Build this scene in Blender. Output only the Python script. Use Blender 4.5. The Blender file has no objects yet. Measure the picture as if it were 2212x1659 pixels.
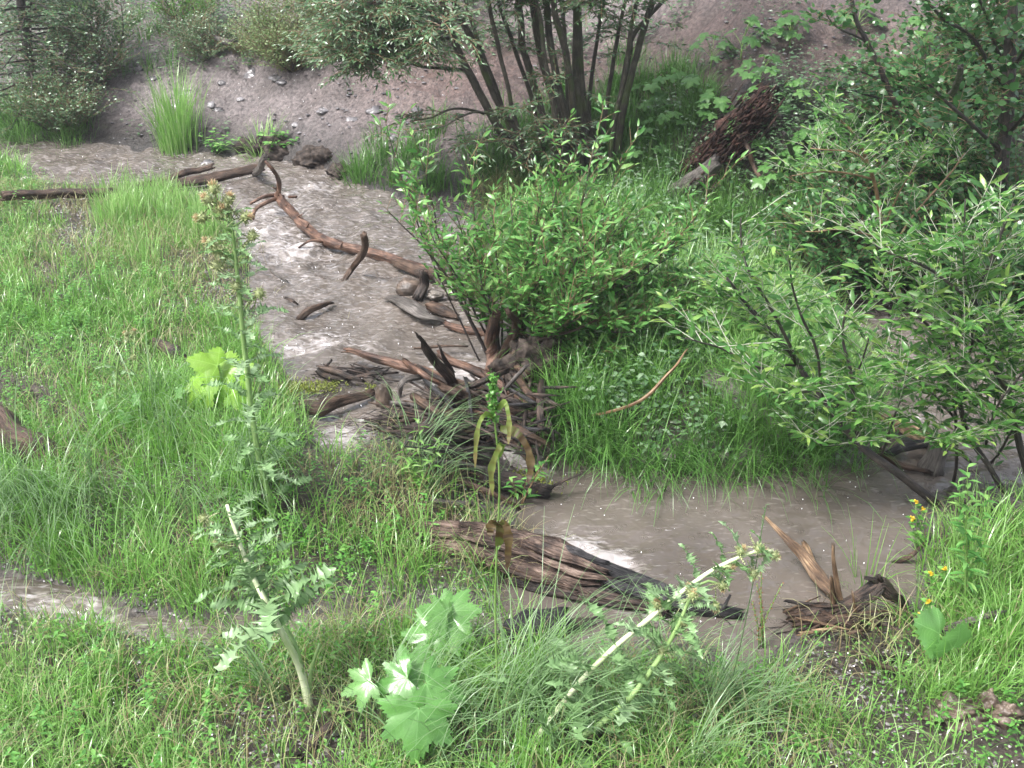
import bpy, math, random
import numpy as np
random.seed(11)
rng = np.random.default_rng(11)
R = math.radians
scene = bpy.context.scene

# ------------------------------------------------------------------ camera
CAM_Z, PITCH, VF = 2.6, R(27), R(40)
cam_d = bpy.data.cameras.new('camera'); cam = bpy.data.objects.new('camera', cam_d)
scene.collection.objects.link(cam); scene.camera = cam
cam.location = (0, 0, CAM_Z); cam.rotation_euler = (R(90) - PITCH, 0, 0)
cam_d.sensor_fit = 'VERTICAL'; cam_d.sensor_height = 24; cam_d.lens = 12 / math.tan(VF / 2)
cam_d.clip_start = 0.05; cam_d.clip_end = 500

# ------------------------------------------------------------------ sky, sun, exposure
SUN_EL, SUN_ROT = R(58), R(-120)      # soft light from high up, behind and to the left of the viewer
w = bpy.data.worlds.new('World'); scene.world = w; w.use_nodes = True
nt = w.node_tree; nt.nodes.clear()
sky = nt.nodes.new('ShaderNodeTexSky'); sky.sky_type = 'NISHITA'; sky.sun_disc = False
sky.sun_elevation = SUN_EL; sky.sun_rotation = SUN_ROT; sky.dust_density = 6; sky.air_density = 1.0
hs = nt.nodes.new('ShaderNodeHueSaturation'); hs.inputs['Saturation'].default_value = 0.5
bg = nt.nodes.new('ShaderNodeBackground'); bg.inputs['Strength'].default_value = 0.11
ow = nt.nodes.new('ShaderNodeOutputWorld')
nt.links.new(sky.outputs[0], hs.inputs['Color']); nt.links.new(hs.outputs[0], bg.inputs[0]); nt.links.new(bg.outputs[0], ow.inputs[0])
sd = bpy.data.lights.new('sun', 'SUN'); sd.energy = 1.5; sd.angle = R(12); sd.color = (1, 0.985, 0.98)
sun = bpy.data.objects.new('sun', sd); scene.collection.objects.link(sun)
_az = SUN_ROT
_sv = np.array([math.sin(_az) * math.cos(SUN_EL), math.cos(_az) * math.cos(SUN_EL), math.sin(SUN_EL)])
from mathutils import Vector
sun.rotation_euler = Vector(_sv).to_track_quat('Z', 'Y').to_euler()
scene.view_settings.view_transform = 'Standard'; scene.view_settings.look = 'None'
scene.view_settings.exposure = 1.85; scene.view_settings.gamma = 1
scene.render.engine = 'CYCLES'
scene.cycles.max_bounces = 5; scene.cycles.diffuse_bounces = 3; scene.cycles.glossy_bounces = 2
scene.cycles.transmission_bounces = 3; scene.cycles.transparent_max_bounces = 4; scene.cycles.volume_bounces = 0
scene.cycles.caustics_reflective = False; scene.cycles.caustics_refractive = False

# ------------------------------------------------------------------ helpers: picture point -> place in the world
TX, TY = math.tan(VF / 2) * 4 / 3, math.tan(VF / 2)
FW = np.array([0, math.cos(PITCH), -math.sin(PITCH)]); UP = np.array([0, math.sin(PITCH), math.cos(PITCH)]); RT = np.array([1., 0, 0])
CP = np.array([0, 0, CAM_Z])
def ray(u, v):
    return FW + RT * ((u - 1106) / 1106 * TX) + UP * ((829.5 - v) / 829.5 * TY)
def W(u, v, z=0.0):            # on the level plane z
    d = ray(u, v); return CP + d * ((z - CAM_Z) / d[2])
def D(u, v, Y):                # at the distance Y
    d = ray(u, v); return CP + d * (Y / d[1])

# ------------------------------------------------------------------ noise
def vnoise(x, y, s=0):
    x = np.asarray(x, float); y = np.asarray(y, float)
    xi = np.floor(x).astype(np.int64); yi = np.floor(y).astype(np.int64)
    fx = x - xi; fy = y - yi; fx = fx * fx * (3 - 2 * fx); fy = fy * fy * (3 - 2 * fy)
    def h(a, b):
        n = (a * 374761393 + b * 668265263 + s * 974634777) & 0xffffffff
        n = ((n ^ (n >> 13)) * 1274126177) & 0xffffffff
        return ((n ^ (n >> 16)) & 0xffff) / 65535.0
    return (h(xi, yi) * (1 - fx) + h(xi + 1, yi) * fx) * (1 - fy) + (h(xi, yi + 1) * (1 - fx) + h(xi + 1, yi + 1) * fx) * fy
def fbm(x, y, s=0, o=4):
    r = 0; a = 0.5; t = 0
    for k in range(o):
        r = r + a * vnoise(np.asarray(x) * 2 ** k, np.asarray(y) * 2 ** k, s + k * 17); t += a; a *= 0.5
    return r / t
def sstep(a, b, x):
    t = np.clip((x - a) / (b - a), 0, 1); return t * t * (3 - 2 * t)

# ------------------------------------------------------------------ water outlines
def poly(pts, z=0.0):
    return np.array([W(u, v, z)[:2] for u, v in pts])
Z1, Z2, Z3 = 0.13, 0.0, 0.03
P_UP = poly([(-500, 300), (-200, 303), (0, 308), (130, 318), (300, 330), (420, 336), (520, 348), (600, 352), (700, 376), (760, 404),
             (850, 428), (950, 434), (1060, 446), (1180, 470), (1060, 500), (970, 545), (985, 600), (1000, 650), (1070, 720), (1075, 800),
             (1040, 845), (960, 862), (850, 905), (815, 950), (760, 985), (700, 975), (660, 915), (640, 850), (600, 775), (555, 720), (535, 640),
             (540, 560), (505, 490), (400, 440), (300, 420), (170, 412), (95, 408), (60, 380), (10, 350), (-200, 346), (-500, 344)], Z1)
P_POOL = poly([(1130, 985), (1250, 992), (1400, 1003), (1600, 1000), (1800, 996), (1880, 985), (1905, 950), (1872, 880), (1850, 790),
               (1800, 715), (1765, 655), (1850, 632), (2000, 650), (2300, 700), (2700, 760), (2700, 1030), (2300, 1050), (2080, 1050),
               (2000, 1080), (1975, 1150), (1990, 1230), (1950, 1320), (1850, 1350), (1720, 1355), (1640, 1420), (1590, 1460), (1560, 1395),
               (1400, 1385), (1270, 1415), (1130, 1395), (1080, 1330), (1100, 1250), (1130, 1150), (1120, 1060)], Z2)
P_SIDE = poly([(-300, 1230), (0, 1248), (90, 1262), (220, 1290), (330, 1322), (460, 1338), (600, 1330), (760, 1312), (900, 1305),
               (1000, 1312), (1120, 1345), (1130, 1385), (1000, 1352), (860, 1350), (720, 1368), (600, 1385), (430, 1400), (260, 1378),
               (130, 1340), (0, 1318), (-300, 1310)], Z3)
P_FALL = poly([(960, 858), (1060, 845), (1190, 900), (1210, 1000), (1130, 1000), (1010, 935), (985, 890)], 0.07)
def sdf(P, x, y):
    x = x.ravel(); y = y.ravel(); d2 = np.full(x.shape, 1e9); ins = np.zeros(x.shape, bool)
    n = len(P)
    for i in range(n):
        a = P[i]; b = P[(i + 1) % n]; ex, ey = b - a
        t = np.clip(((x - a[0]) * ex + (y - a[1]) * ey) / (ex * ex + ey * ey), 0, 1)
        d2 = np.minimum(d2, (x - a[0] - t * ex) ** 2 + (y - a[1] - t * ey) ** 2)
        if ey != 0:
            c = ((a[1] > y) != (b[1] > y)) & (x < ex * (y - a[1]) / ey + a[0]); ins ^= c
    return np.where(ins, -1, 1) * np.sqrt(d2)
FAR = poly([(-1500, 262), (-500, 296), (0, 306), (300, 326), (520, 344), (760, 400), (1060, 440), (1300, 440), (1450, 470), (1620, 560), (1765, 640),
            (2000, 640), (2300, 690), (2700, 750)], 0.1)
def hill_dist(x, y):            # distance beyond the foot of the far bank (positive uphill)
    xf = np.interp(x, FAR[:, 0], FAR[:, 1]); return y - xf
def fields(x, y):
    sh = x.shape; x = x.ravel(); y = y.ravel()
    wob = 0.10 * (fbm(x * 2.1, y * 2.1, 5, 3) - 0.5) + 0.05 * (fbm(x * 8, y * 8, 9, 2) - 0.5)
    ds = [sdf(P, x, y) + wob for P in (P_UP, P_POOL, P_SIDE, P_FALL)]
    z1 = Z1 + 0.012 * np.clip(y - 5, 0, 8)
    lv = [z1, np.full_like(x, Z2), np.full_like(x, Z3), np.full_like(x, 0.07)]
    wt = [1 / (np.maximum(d, 0) + 0.05) ** 3 for d in ds]
    wt[3] = wt[3] * 0.3
    s = sum(wt); lev = sum(a * b for a, b in zip(wt, lv)) / s
    d = np.minimum(np.minimum(ds[0], ds[1]), np.minimum(ds[2] + 0.02, ds[3]))
    hd = hill_dist(x, y)
    far = sstep(-0.15, 0.35, hd)
    side = (ds[2] < np.minimum(np.minimum(ds[0], ds[1]), ds[3]))
    near_b = 0.012 + 0.13 * (1 - np.exp(-np.maximum(d, 0) / 0.35)) + 0.05 * np.clip(d - 0.6, 0, 3)
    near_b = near_b * np.where(side, 0.55, 1)
    cut = 0.05 + 0.16 * sstep(0.0, 0.14, d + 0.1 * (fbm(x * 5, y * 5, 3, 3) - .5)) + 0.04 * np.clip(d, 0, 1)
    b = near_b * (1 - far) + cut * far
    up = np.clip(hd - 0.25, 0, None)
    slope = 0.40 * up + 0.05 * np.minimum(up, 6) ** 1.2
    slope = np.where(up > 14, 0.40 * 14 + 0.05 * 6 ** 1.2 + (up - 14) * 0.25, slope); slope = 8.2 * (1 - np.exp(-slope / 8.2 - (slope / 8.2) ** 3))
    slope = slope + far * sstep(0, 1.5, up) * 0.28 * (fbm(x * 0.6, y * 0.6, 21, 3) - 0.5) * 2
    rough = 0.05 * (fbm(x * 1.3, y * 1.3, 31, 3) - 0.5) + 0.035 * (fbm(x * 6, y * 6, 33, 4) - 0.5)
    rough = rough + far * (0.22 * np.abs(fbm(x * 2.2, y * 2.2, 44, 5) - 0.5) + 0.05 * (fbm(x * 12, y * 12, 47, 3) - 0.5))
    out = lev + np.maximum(b + rough * sstep(0, 0.3, d) * 1.3, 0.006) + slope
    dep = np.clip(-d, 0, 0.35)
    h = np.where(d > 0, out, lev - 0.01 - 0.55 * dep)
    h = h - 0.02 * sstep(0.05, 0, np.abs(d)) * 0
    # gravel bar in the right hand channel
    return h.reshape(sh), lev.reshape(sh), d.reshape(sh), hd.reshape(sh)

GX0, GX1, GY0, GY1, GS = -9.0, 9.0, 1.2, 17.2, 0.028
gx = np.arange(GX0, GX1, GS); gy = np.arange(GY0, GY1, GS)
GXm, GYm = np.meshgrid(gx, gy)
GH, GL, GD, GHD = fields(GXm, GYm)
def samp(A, x, y):
    fx = np.clip((np.asarray(x, float) - GX0) / GS, 0, len(gx) - 1.001); fy = np.clip((np.asarray(y, float) - GY0) / GS, 0, len(gy) - 1.001)
    i = fx.astype(int); j = fy.astype(int); a = fx - i; b = fy - j
    return (A[j, i] * (1 - a) + A[j, i + 1] * a) * (1 - b) + (A[j + 1, i] * (1 - a) + A[j + 1, i + 1] * a) * b
def gh(x, y): return samp(GH, x, y)
def G(u, v, up=0.0):           # where the line of sight meets the ground (or the water)
    d = ray(u, v); t = np.linspace(1.2, 20, 3000); p = CP + d * t[:, None]
    z = np.maximum(samp(GH, p[:, 0], p[:, 1]), np.where(samp(GD, p[:, 0], p[:, 1]) < 0, samp(GL, p[:, 0], p[:, 1]), -9))
    k = np.argmax(p[:, 2] <= z); q = p[k].copy(); q[2] = z[k] + up; return q

# ------------------------------------------------------------------ objects
col = scene.collection
def tag(o, label=None, cat=None, group=None, kind=None):
    if label: o['label'] = label
    if cat: o['category'] = cat
    if group: o['group'] = group
    if kind: o['kind'] = kind
    return o
def thing(name, loc, label, cat, group=None):
    o = bpy.data.objects.new(name, None); col.objects.link(o); o.location = [float(a) for a in loc]; o.empty_display_size = 0.1
    return tag(o, label, cat, group)
class MB:
    def __init__(s): s.v = []; s.f4 = []; s.f3 = []; s.uv = []; s.r = []; s.n = 0
    def add(s, v, f4=None, f3=None, uv=None, r=None):
        v = np.asarray(v, float); k = len(v)
        s.v.append(v); s.uv.append(np.zeros((k, 2)) if uv is None else np.asarray(uv, float))
        s.r.append(np.zeros(k) if r is None else np.broadcast_to(np.asarray(r, float), (k,)))
        if f4 is not None and len(f4): s.f4.append(np.asarray(f4, int) + s.n)
        if f3 is not None and len(f3): s.f3.append(np.asarray(f3, int) + s.n)
        s.n += k
    def build(s, name, mat, parent=None, smooth=True, extra=None):
        v = np.concatenate(s.v); uv = np.concatenate(s.uv); r = np.concatenate(s.r)
        if parent is not None: org = np.array(parent_world(parent))
        else: org = np.array([v[:, 0].mean(), v[:, 1].mean(), v[:, 2].min()])
        me = bpy.data.meshes.new(name)
        f4 = np.concatenate(s.f4) if s.f4 else np.zeros((0, 4), int); f3 = np.concatenate(s.f3) if s.f3 else np.zeros((0, 3), int)
        loops = np.concatenate([f4.ravel(), f3.ravel()]).astype(np.int32)
        me.vertices.add(len(v)); me.vertices.foreach_set('co', (v - org).astype(np.float32).ravel())
        me.loops.add(len(loops)); me.loops.foreach_set('vertex_index', loops)
        np_ = len(f4) + len(f3); me.polygons.add(np_)
        st = np.concatenate([np.arange(len(f4)) * 4, len(f4) * 4 + np.arange(len(f3)) * 3]).astype(np.int32)
        me.polygons.foreach_set('loop_start', st)
        me.polygons.foreach_set('use_smooth', np.full(np_, smooth))
        me.update(calc_edges=True)
        l = me.uv_layers.new(name='UVMap'); l.data.foreach_set('uv', uv[loops].astype(np.float32).ravel())
        a = me.attributes.new('rnd', 'FLOAT', 'POINT'); a.data.foreach_set('value', r.astype(np.float32))
        for k, val in (extra or {}).items():
            if val.ndim == 1:
                a = me.attributes.new(k, 'FLOAT', 'POINT'); a.data.foreach_set('value', val.astype(np.float32))
            else:
                a = me.attributes.new(k, 'FLOAT_COLOR', 'POINT'); a.data.foreach_set('color', val.astype(np.float32).ravel())
        me.validate()
        me.materials.append(mat)
        o = bpy.data.objects.new(name, me); col.objects.link(o)
        if parent is not None: o.parent = parent
        else: o.location = org
        return o
def parent_world(p):
    l = np.zeros(3)
    while p is not None: l += np.array(p.location); p = p.parent
    return l

def smooth_path(P, n):
    P = np.asarray(P, float)
    if len(P) == 2: t = np.linspace(0, 1, n)[:, None]; return P[0] * (1 - t) + P[1] * t
    Q = np.vstack([2 * P[0] - P[1], P, 2 * P[-1] - P[-2]]); m = len(P) - 1; out = []
    for s in np.linspace(0, m - 1e-6, n):
        i = int(s); t = s - i; a, b, c, d = Q[i:i + 4]
        out.append(0.5 * (2 * b + (c - a) * t + (2 * a - 5 * b + 4 * c - d) * t * t + (3 * b - a - 3 * c + d) * t ** 3))
    return np.array(out)
def tube(mb, P, r, nseg=10, step=0.05, ridge=0.0, rfreq=2.5, lump=0.1, wob=0.0, seed=0, cap=True, flat=1.0, jag=0.0, rnd=0.0, lf=3.0):
    P = np.asarray(P, float); L = np.linalg.norm(np.diff(P, axis=0), axis=1).sum(); n = max(4, int(L / step) + 2)
    C = smooth_path(P, n); r = np.interp(np.linspace(0, 1, n), np.linspace(0, 1, len(r)), r)
    s = np.linspace(0, L, n)
    wob = min(wob, L * .035)
    if wob:
        for k in range(3): C[:, k] += wob * (fbm(s * 3 + 7 * k, s * 0 + seed, seed + k, 3) - 0.5) * 2 * np.sin(np.linspace(0, 1, n) * math.pi) ** 0.5
    T = np.gradient(C, axis=0); T /= np.linalg.norm(T, axis=1)[:, None] + 1e-9
    ref = np.array([0, 0, 1.]) if abs(T[:, 2]).mean() < 0.85 else np.array([1., 0, 0])
    A = np.cross(T, ref); A /= np.linalg.norm(A, axis=1)[:, None]; B = np.cross(A, T)
    th = np.linspace(0, 2 * math.pi, nseg, endpoint=False)
    rr = np.ones((n, nseg))
    ct, st_ = np.cos(th)[None, :], np.sin(th)[None, :]; S = s[:, None] + 0 * ct
    rr += lump * (fbm(S * lf + ct * 0.9 + 9, st_ * 0.9 + S * 0.3, seed, 3) - 0.5) * 2
    if ridge: rr += ridge * (fbm(ct * rfreq + 5 + S * 0.9, st_ * rfreq + 3 + S * 1.3, seed + 5, 5) - 0.5) * 2 + ridge * .5 * (fbm(S * 14 + ct * 2, st_ * 2 + 8, seed + 8, 3) - .5)
    rr = rr * r[:, None]
    C2 = C[:, None, :] + A[:, None, :] * (rr * ct)[..., None] + B[:, None, :] * (rr * st_ * flat)[..., None]
    if jag:
        for e, sg in ((0, -1), (n - 1, 1)):
            C2[e] += T[e] * sg * (jag * vnoise(th * 2.5, th * 0 + seed, seed + 3))[:, None]
    V = C2.reshape(-1, 3)
    uv = np.stack([np.tile(np.abs(np.arange(nseg) / nseg - .5) * 6.28 * r.mean(), n), np.repeat(s, nseg)], 1)
    i = np.arange(n - 1)[:, None] * nseg; j = np.arange(nseg)[None, :]; j2 = (j + 1) % nseg
    f = np.stack([i + j, i + j2, i + nseg + j2, i + nseg + j], -1).reshape(-1, 4)
    f3 = []
    if cap:
        V = np.vstack([V, C[0] - T[0] * r[0] * 0.15, C[-1] + T[-1] * r[-1] * 0.15]); uv = np.vstack([uv, [0, 0], [0, L]])
        a, b = len(V) - 2, len(V) - 1
        for q in range(nseg):
            f3.append((a, (q + 1) % nseg, q)); f3.append((b, (n - 1) * nseg + q, (n - 1) * nseg + (q + 1) % nseg))
    mb.add(V, f, f3, uv, rnd)
    return C
def nrm(a): return a / (np.linalg.norm(a, axis=-1, keepdims=True) + 1e-9)
# leaf outlines: stations along the midrib (t, half width)
WILLOW = [(0, .05), (.12, .35), (.35, .95), (.62, .85), (.85, .4), (1, .02)]
OVATE = [(0, .05), (.1, .6), (.35, 1), (.65, .78), (.88, .3), (1, .02)]
ROUND = [(0, .1), (.12, .75), (.4, 1), (.7, .8), (.9, .35), (1, .03)]
SIMPLE = [(0, .05), (.35, 1), (.75, .65), (1, .02)]
def THIS(k=10):
    o = [(0, .25)]
    for i in range(k):
        t = (i + .5) / k * .93 + .02; wdt = math.sin(math.pi * min(1, (t * .85 + .12))) ** .7
        o += [(t, .22 * wdt + .04), (t + .03, .48 * wdt), (t + .055, wdt * random.uniform(.8, 1.2)), (t + .05, .5 * wdt)]
    return o + [(1.03, .01)]
def leaves(mb, P, Dr, Nn, L, Wd, prof=WILLOW, fold=0.25, curl=0.25, r=None, wave=0.0):
    P = np.atleast_2d(P); Dr = nrm(np.atleast_2d(Dr)); Nn = np.atleast_2d(Nn); N = max(len(P), len(Dr), len(Nn))
    P = np.broadcast_to(P, (N, 3)); Dr = np.broadcast_to(Dr, (N, 3)); Nn = np.broadcast_to(Nn, (N, 3))
    S = nrm(np.cross(Dr, Nn)); Nn = np.cross(S, Dr)
    L = np.broadcast_to(L, (N,)); Wd = np.broadcast_to(Wd, (N,)); curl = np.broadcast_to(curl, (N,))
    if r is None: r = rng.random(N)
    k = len(prof); V = np.zeros((N, k, 3, 3)); UVv = np.zeros((N, k, 3, 2))
    ph = rng.random(N) * 6
    for i, (t, wd) in enumerate(prof):
        c = P + Dr * (L * (t - 0.15 * curl * t * t))[:, None] - Nn * (curl * L * t * t)[:, None]
        wv = (wave * Wd * np.sin(t * 14 + ph))[:, None] * Nn if wave else 0
        off = S * (Wd * wd)[:, None]; up = Nn * (fold * Wd * wd)[:, None]
        V[:, i, 0] = c - off + up + wv; V[:, i, 1] = c; V[:, i, 2] = c + off + up - (wv if wave else 0)
        UVv[:, i, 0] = (0, t); UVv[:, i, 1] = (.5, t); UVv[:, i, 2] = (1, t)
    base = (np.arange(N) * k * 3)[:, None, None]; i = np.arange(k - 1)[None, :, None] * 3; j = np.arange(2)[None, None, :]
    a = base + i + j
    f = np.stack([a, a + 1, a + 4, a + 3], -1).reshape(-1, 4)
    mb.add(V.reshape(-1, 3), f, None, UVv.reshape(-1, 2), np.repeat(r, k * 3))
def blades(mb, P, H, az, bend, Wd, r=None, st=4, droop=0.0):
    N = len(P); hx = np.stack([np.cos(az), np.sin(az), 0 * az], 1); tw = az + math.pi / 2 + rng.normal(0, .5, N)
    S = np.stack([np.cos(tw), np.sin(tw), 0 * az], 1); V = np.zeros((N, st + 1, 2, 3)); UVv = np.zeros((N, st + 1, 2, 2))
    for i in range(st + 1):
        t = i / st
        # arc length kept: the angle from the vertical grows along the blade
        ang = bend * t
        hor = np.where(bend > .02, (1 - np.cos(ang)) / np.maximum(bend, .02), 0) * H
        ver = np.where(bend > .02, np.sin(ang) / np.maximum(bend, .02), t) * H
        c = P + hx * hor[:, None]; c[:, 2] += ver
        wd = Wd * (1 - t ** 1.6) * (0.7 + 0.6 * t * (1 - t) * 2) + 0.0004
        V[:, i, 0] = c - S * wd[:, None]; V[:, i, 1] = c + S * wd[:, None]; UVv[:, i, :, 1] = t
    if r is None: r = rng.random(N)
    base = (np.arange(N) * (st + 1) * 2)[:, None]; i = np.arange(st)[None, :] * 2; a = base + i
    f = np.stack([a, a + 1, a + 3, a + 2], -1).reshape(-1, 4)
    mb.add(V.reshape(-1, 3), f, None, UVv.reshape(-1, 2), np.repeat(r, (st + 1) * 2))

# ------------------------------------------------------------------ materials
def mat_base(name):
    m = bpy.data.materials.new(name); m.use_nodes = True; n = m.node_tree; n.nodes.clear()
    o = n.nodes.new('ShaderNodeOutputMaterial'); b = n.nodes.new('ShaderNodeBsdfPrincipled'); n.links.new(b.outputs[0], o.inputs[0])
    return m, n, b, o
def ramp(n, stops):
    c = n.nodes.new('ShaderNodeValToRGB'); e = c.color_ramp.elements
    while len(e) < len(stops): e.new(0.5)
    for k, (p, cl) in enumerate(stops): e[k].position = p; e[k].color = (*cl, 1)
    return c
def leaf_mat(name, cols, rough=0.35, trans=0.30, spec=0.5, veins=False):
    m, n, b, o = mat_base(name)
    a = n.nodes.new('ShaderNodeAttribute'); a.attribute_name = 'rnd'
    c = ramp(n, [(i / max(1, len(cols) - 1), x) for i, x in enumerate(cols)]); n.links.new(a.outputs['Fac'], c.inputs[0])
    src = c.outputs[0]
    tc = n.nodes.new('ShaderNodeNewGeometry'); ns = n.nodes.new('ShaderNodeTexNoise'); ns.inputs['Scale'].default_value = 9
    n.links.new(tc.outputs['Position'], ns.inputs['Vector'])
    mx = n.nodes.new('ShaderNodeHueSaturation'); mr = n.nodes.new('ShaderNodeMapRange'); mr.inputs['To Min'].default_value = 0.6; mr.inputs['To Max'].default_value = 1.4
    n.links.new(ns.outputs['Fac'], mr.inputs['Value']); n.links.new(mr.outputs[0], mx.inputs['Value']); n.links.new(src, mx.inputs['Color'])
    src = mx.outputs[0]
    if veins:
        uv = n.nodes.new('ShaderNodeUVMap'); sp = n.nodes.new('ShaderNodeSeparateXYZ'); n.links.new(uv.outputs[0], sp.inputs[0])
        def mth(op, a_, b_=None):
            q = n.nodes.new('ShaderNodeMath'); q.operation = op
            for i_, v_ in enumerate((a_, b_)):
                if v_ is None: continue
                if isinstance(v_, (int, float)): q.inputs[i_].default_value = v_
                else: n.links.new(v_, q.inputs[i_])
            return q.outputs[0]
        dd = mth('ABSOLUTE', mth('SUBTRACT', sp.outputs[0], .5)); main = mth('LESS_THAN', mth('MULTIPLY', dd, sp.outputs[1]), .010)
        sec = mth('LESS_THAN', mth('FRACT', mth('MULTIPLY', mth('SUBTRACT', sp.outputs[1], mth('MULTIPLY', dd, .7)), 8.0)), .13)
        vv = mth('MAXIMUM', main, mth('MULTIPLY', sec, .5)); vm = n.nodes.new('ShaderNodeHueSaturation'); n.links.new(src, vm.inputs['Color']); vm.inputs['Value'].default_value = 1.28; vm.inputs['Saturation'].default_value = .92; n.links.new(vv, vm.inputs['Fac']); src = vm.outputs[0]
        bp = n.nodes.new('ShaderNodeBump'); bp.inputs['Strength'].default_value = .6; bp.inputs['Distance'].default_value = .004; bp.invert = True; n.links.new(mth('ADD', vv, mth('MULTIPLY', ns.outputs['Fac'], 3.0)), bp.inputs['Height']); n.links.new(bp.outputs[0], b.inputs['Normal'])
    n.links.new(src, b.inputs['Base Color']); b.inputs['Roughness'].default_value = rough; b.inputs['Specular IOR Level'].default_value = spec
    t = n.nodes.new('ShaderNodeBsdfTranslucent'); hs = n.nodes.new('ShaderNodeHueSaturation'); hs.inputs['Value'].default_value = 1.5; hs.inputs['Hue'].default_value = 0.503
    n.links.new(src, hs.inputs['Color']); n.links.new(hs.outputs[0], t.inputs[0])
    s = n.nodes.new('ShaderNodeMixShader'); s.inputs[0].default_value = trans
    n.links.new(b.outputs[0], s.inputs[1]); n.links.new(t.outputs[0], s.inputs[2]); n.links.new(s.outputs[0], o.inputs[0])
    return m
def wood_mat(name, stops, rough=0.4, su=14.0, sv=3.0, bump=0.5, spec=0.5, moss=None):
    su, sv = su * 11, sv * 4.5
    m, n, b, o = mat_base(name)
    uv = n.nodes.new('ShaderNodeUVMap'); mp = n.nodes.new('ShaderNodeMapping'); mp.inputs['Scale'].default_value = (su, sv, 1)
    ns = n.nodes.new('ShaderNodeTexNoise'); ns.inputs['Scale'].default_value = 1; ns.inputs['Detail'].default_value = 8; ns.inputs['Roughness'].default_value = 0.65
    n.links.new(uv.outputs[0], mp.inputs[0]); n.links.new(mp.outputs[0], ns.inputs['Vector'])
    g = n.nodes.new('ShaderNodeNewGeometry'); n2 = n.nodes.new('ShaderNodeTexNoise'); n2.inputs['Scale'].default_value = 11; n2.inputs['Detail'].default_value = 5
    n.links.new(g.outputs['Position'], n2.inputs['Vector'])
    ad = n.nodes.new('ShaderNodeMath'); ad.operation = 'MULTIPLY_ADD'; ad.inputs[1].default_value = 0.55; n.links.new(ns.outputs['Fac'], ad.inputs[0])
    m2 = n.nodes.new('ShaderNodeMath'); m2.operation = 'MULTIPLY'; m2.inputs[1].default_value = 0.45; n.links.new(n2.outputs['Fac'], m2.inputs[0]); n.links.new(m2.outputs[0], ad.inputs[2])
    c = ramp(n, [(.5 + (p_ - .52) * .42, c_) for p_, c_ in stops]); n.links.new(ad.outputs[0], c.inputs[0]); src = c.outputs[0]
    if moss:
        n3 = n.nodes.new('ShaderNodeTexNoise'); n3.inputs['Scale'].default_value = 5; n.links.new(g.outputs['Position'], n3.inputs['Vector'])
        r3 = n.nodes.new('ShaderNodeMapRange'); r3.inputs['From Min'].default_value = moss[1]; r3.inputs['From Max'].default_value = moss[1] + .1; n.links.new(n3.outputs['Fac'], r3.inputs['Value'])
        mi = n.nodes.new('ShaderNodeMix'); mi.data_type = 'RGBA'; n.links.new(r3.outputs[0], mi.inputs['Factor']); n.links.new(src, mi.inputs['A']); mi.inputs['B'].default_value = (*moss[0], 1); src = mi.outputs['Result']
    n.links.new(src, b.inputs['Base Color']); b.inputs['Roughness'].default_value = rough; b.inputs['Specular IOR Level'].default_value = spec
    bp = n.nodes.new('ShaderNodeBump'); bp.inputs['Strength'].default_value = min(1, bump * 1.3); bp.inputs['Distance'].default_value = 0.016
    n.links.new(ns.outputs['Fac'], bp.inputs['Height']); n.links.new(bp.outputs[0], b.inputs['Normal'])
    return m
def plain_mat(name, stops, rough=0.5, scale=20, bump=0.3, spec=0.5):
    m, n, b, o = mat_base(name)
    g = n.nodes.new('ShaderNodeNewGeometry'); ns = n.nodes.new('ShaderNodeTexNoise'); ns.inputs['Scale'].default_value = scale; ns.inputs['Detail'].default_value = 6
    n.links.new(g.outputs['Position'], ns.inputs['Vector']); c = ramp(n, [(.5 + (p_ - .52) * .6, c_) for p_, c_ in stops]); n.links.new(ns.outputs['Fac'], c.inputs[0]); n.links.new(c.outputs[0], b.inputs['Base Color'])
    b.inputs['Roughness'].default_value = rough; b.inputs['Specular IOR Level'].default_value = spec
    bp = n.nodes.new('ShaderNodeBump'); bp.inputs['Strength'].default_value = min(1, bump * 1.3); bp.inputs['Distance'].default_value = 0.016
    n.links.new(ns.outputs['Fac'], bp.inputs['Height']); n.links.new(bp.outputs[0], b.inputs['Normal'])
    return m
M = {}
M['grass'] = leaf_mat('grass', [(.07, .165, .03), (.115, .26, .045), (.155, .315, .065), (.20, .365, .10), (.28, .40, .16)], 0.27, 0.4, 0.8)
M['grass_dark'] = leaf_mat('grass_dark', [(.035, .10, .02), (.06, .155, .028), (.095, .215, .045), (.14, .28, .075)], 0.32, 0.3)
M['grass_blue'] = leaf_mat('grass_blue', [(.10, .18, .07), (.14, .24, .10), (.20, .30, .16)], 0.35, 0.3)
M['straw'] = leaf_mat('straw', [(.16, .11, .06), (.22, .20, .10), (.28, .29, .14), (.20, .28, .10)], 0.5, 0.25)
M['forb'] = leaf_mat('forb', [(.05, .15, .025), (.08, .23, .04), (.12, .29, .06), (.17, .33, .08)], 0.35, 0.3)
M['red_forb'] = leaf_mat('red_forb', [(.12, .05, .025), (.16, .08, .035), (.11, .15, .04)], 0.45, 0.25)
M['willow_leaf'] = leaf_mat('willow_leaf', [(.045, .13, .03), (.07, .20, .045), (.105, .26, .065), (.15, .32, .09), (.22, .37, .11)], 0.27, 0.33)
M['willow_far_leaf'] = leaf_mat('willow_far_leaf', [(.05, .11, .045), (.08, .16, .065), (.12, .20, .10), (.20, .27, .18)], 0.22, 0.25, 0.8)
M['willow_right_leaf'] = leaf_mat('willow_right_leaf', [(.035, .11, .025), (.06, .16, .035), (.09, .22, .05), (.13, .27, .07), (.22, .33, .08)], 0.27, 0.33)
M['round_leaf'] = leaf_mat('round_leaf', [(.025, .08, .025), (.04, .12, .035), (.065, .165, .05), (.10, .21, .08)], 0.25, 0.3, .7)
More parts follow.
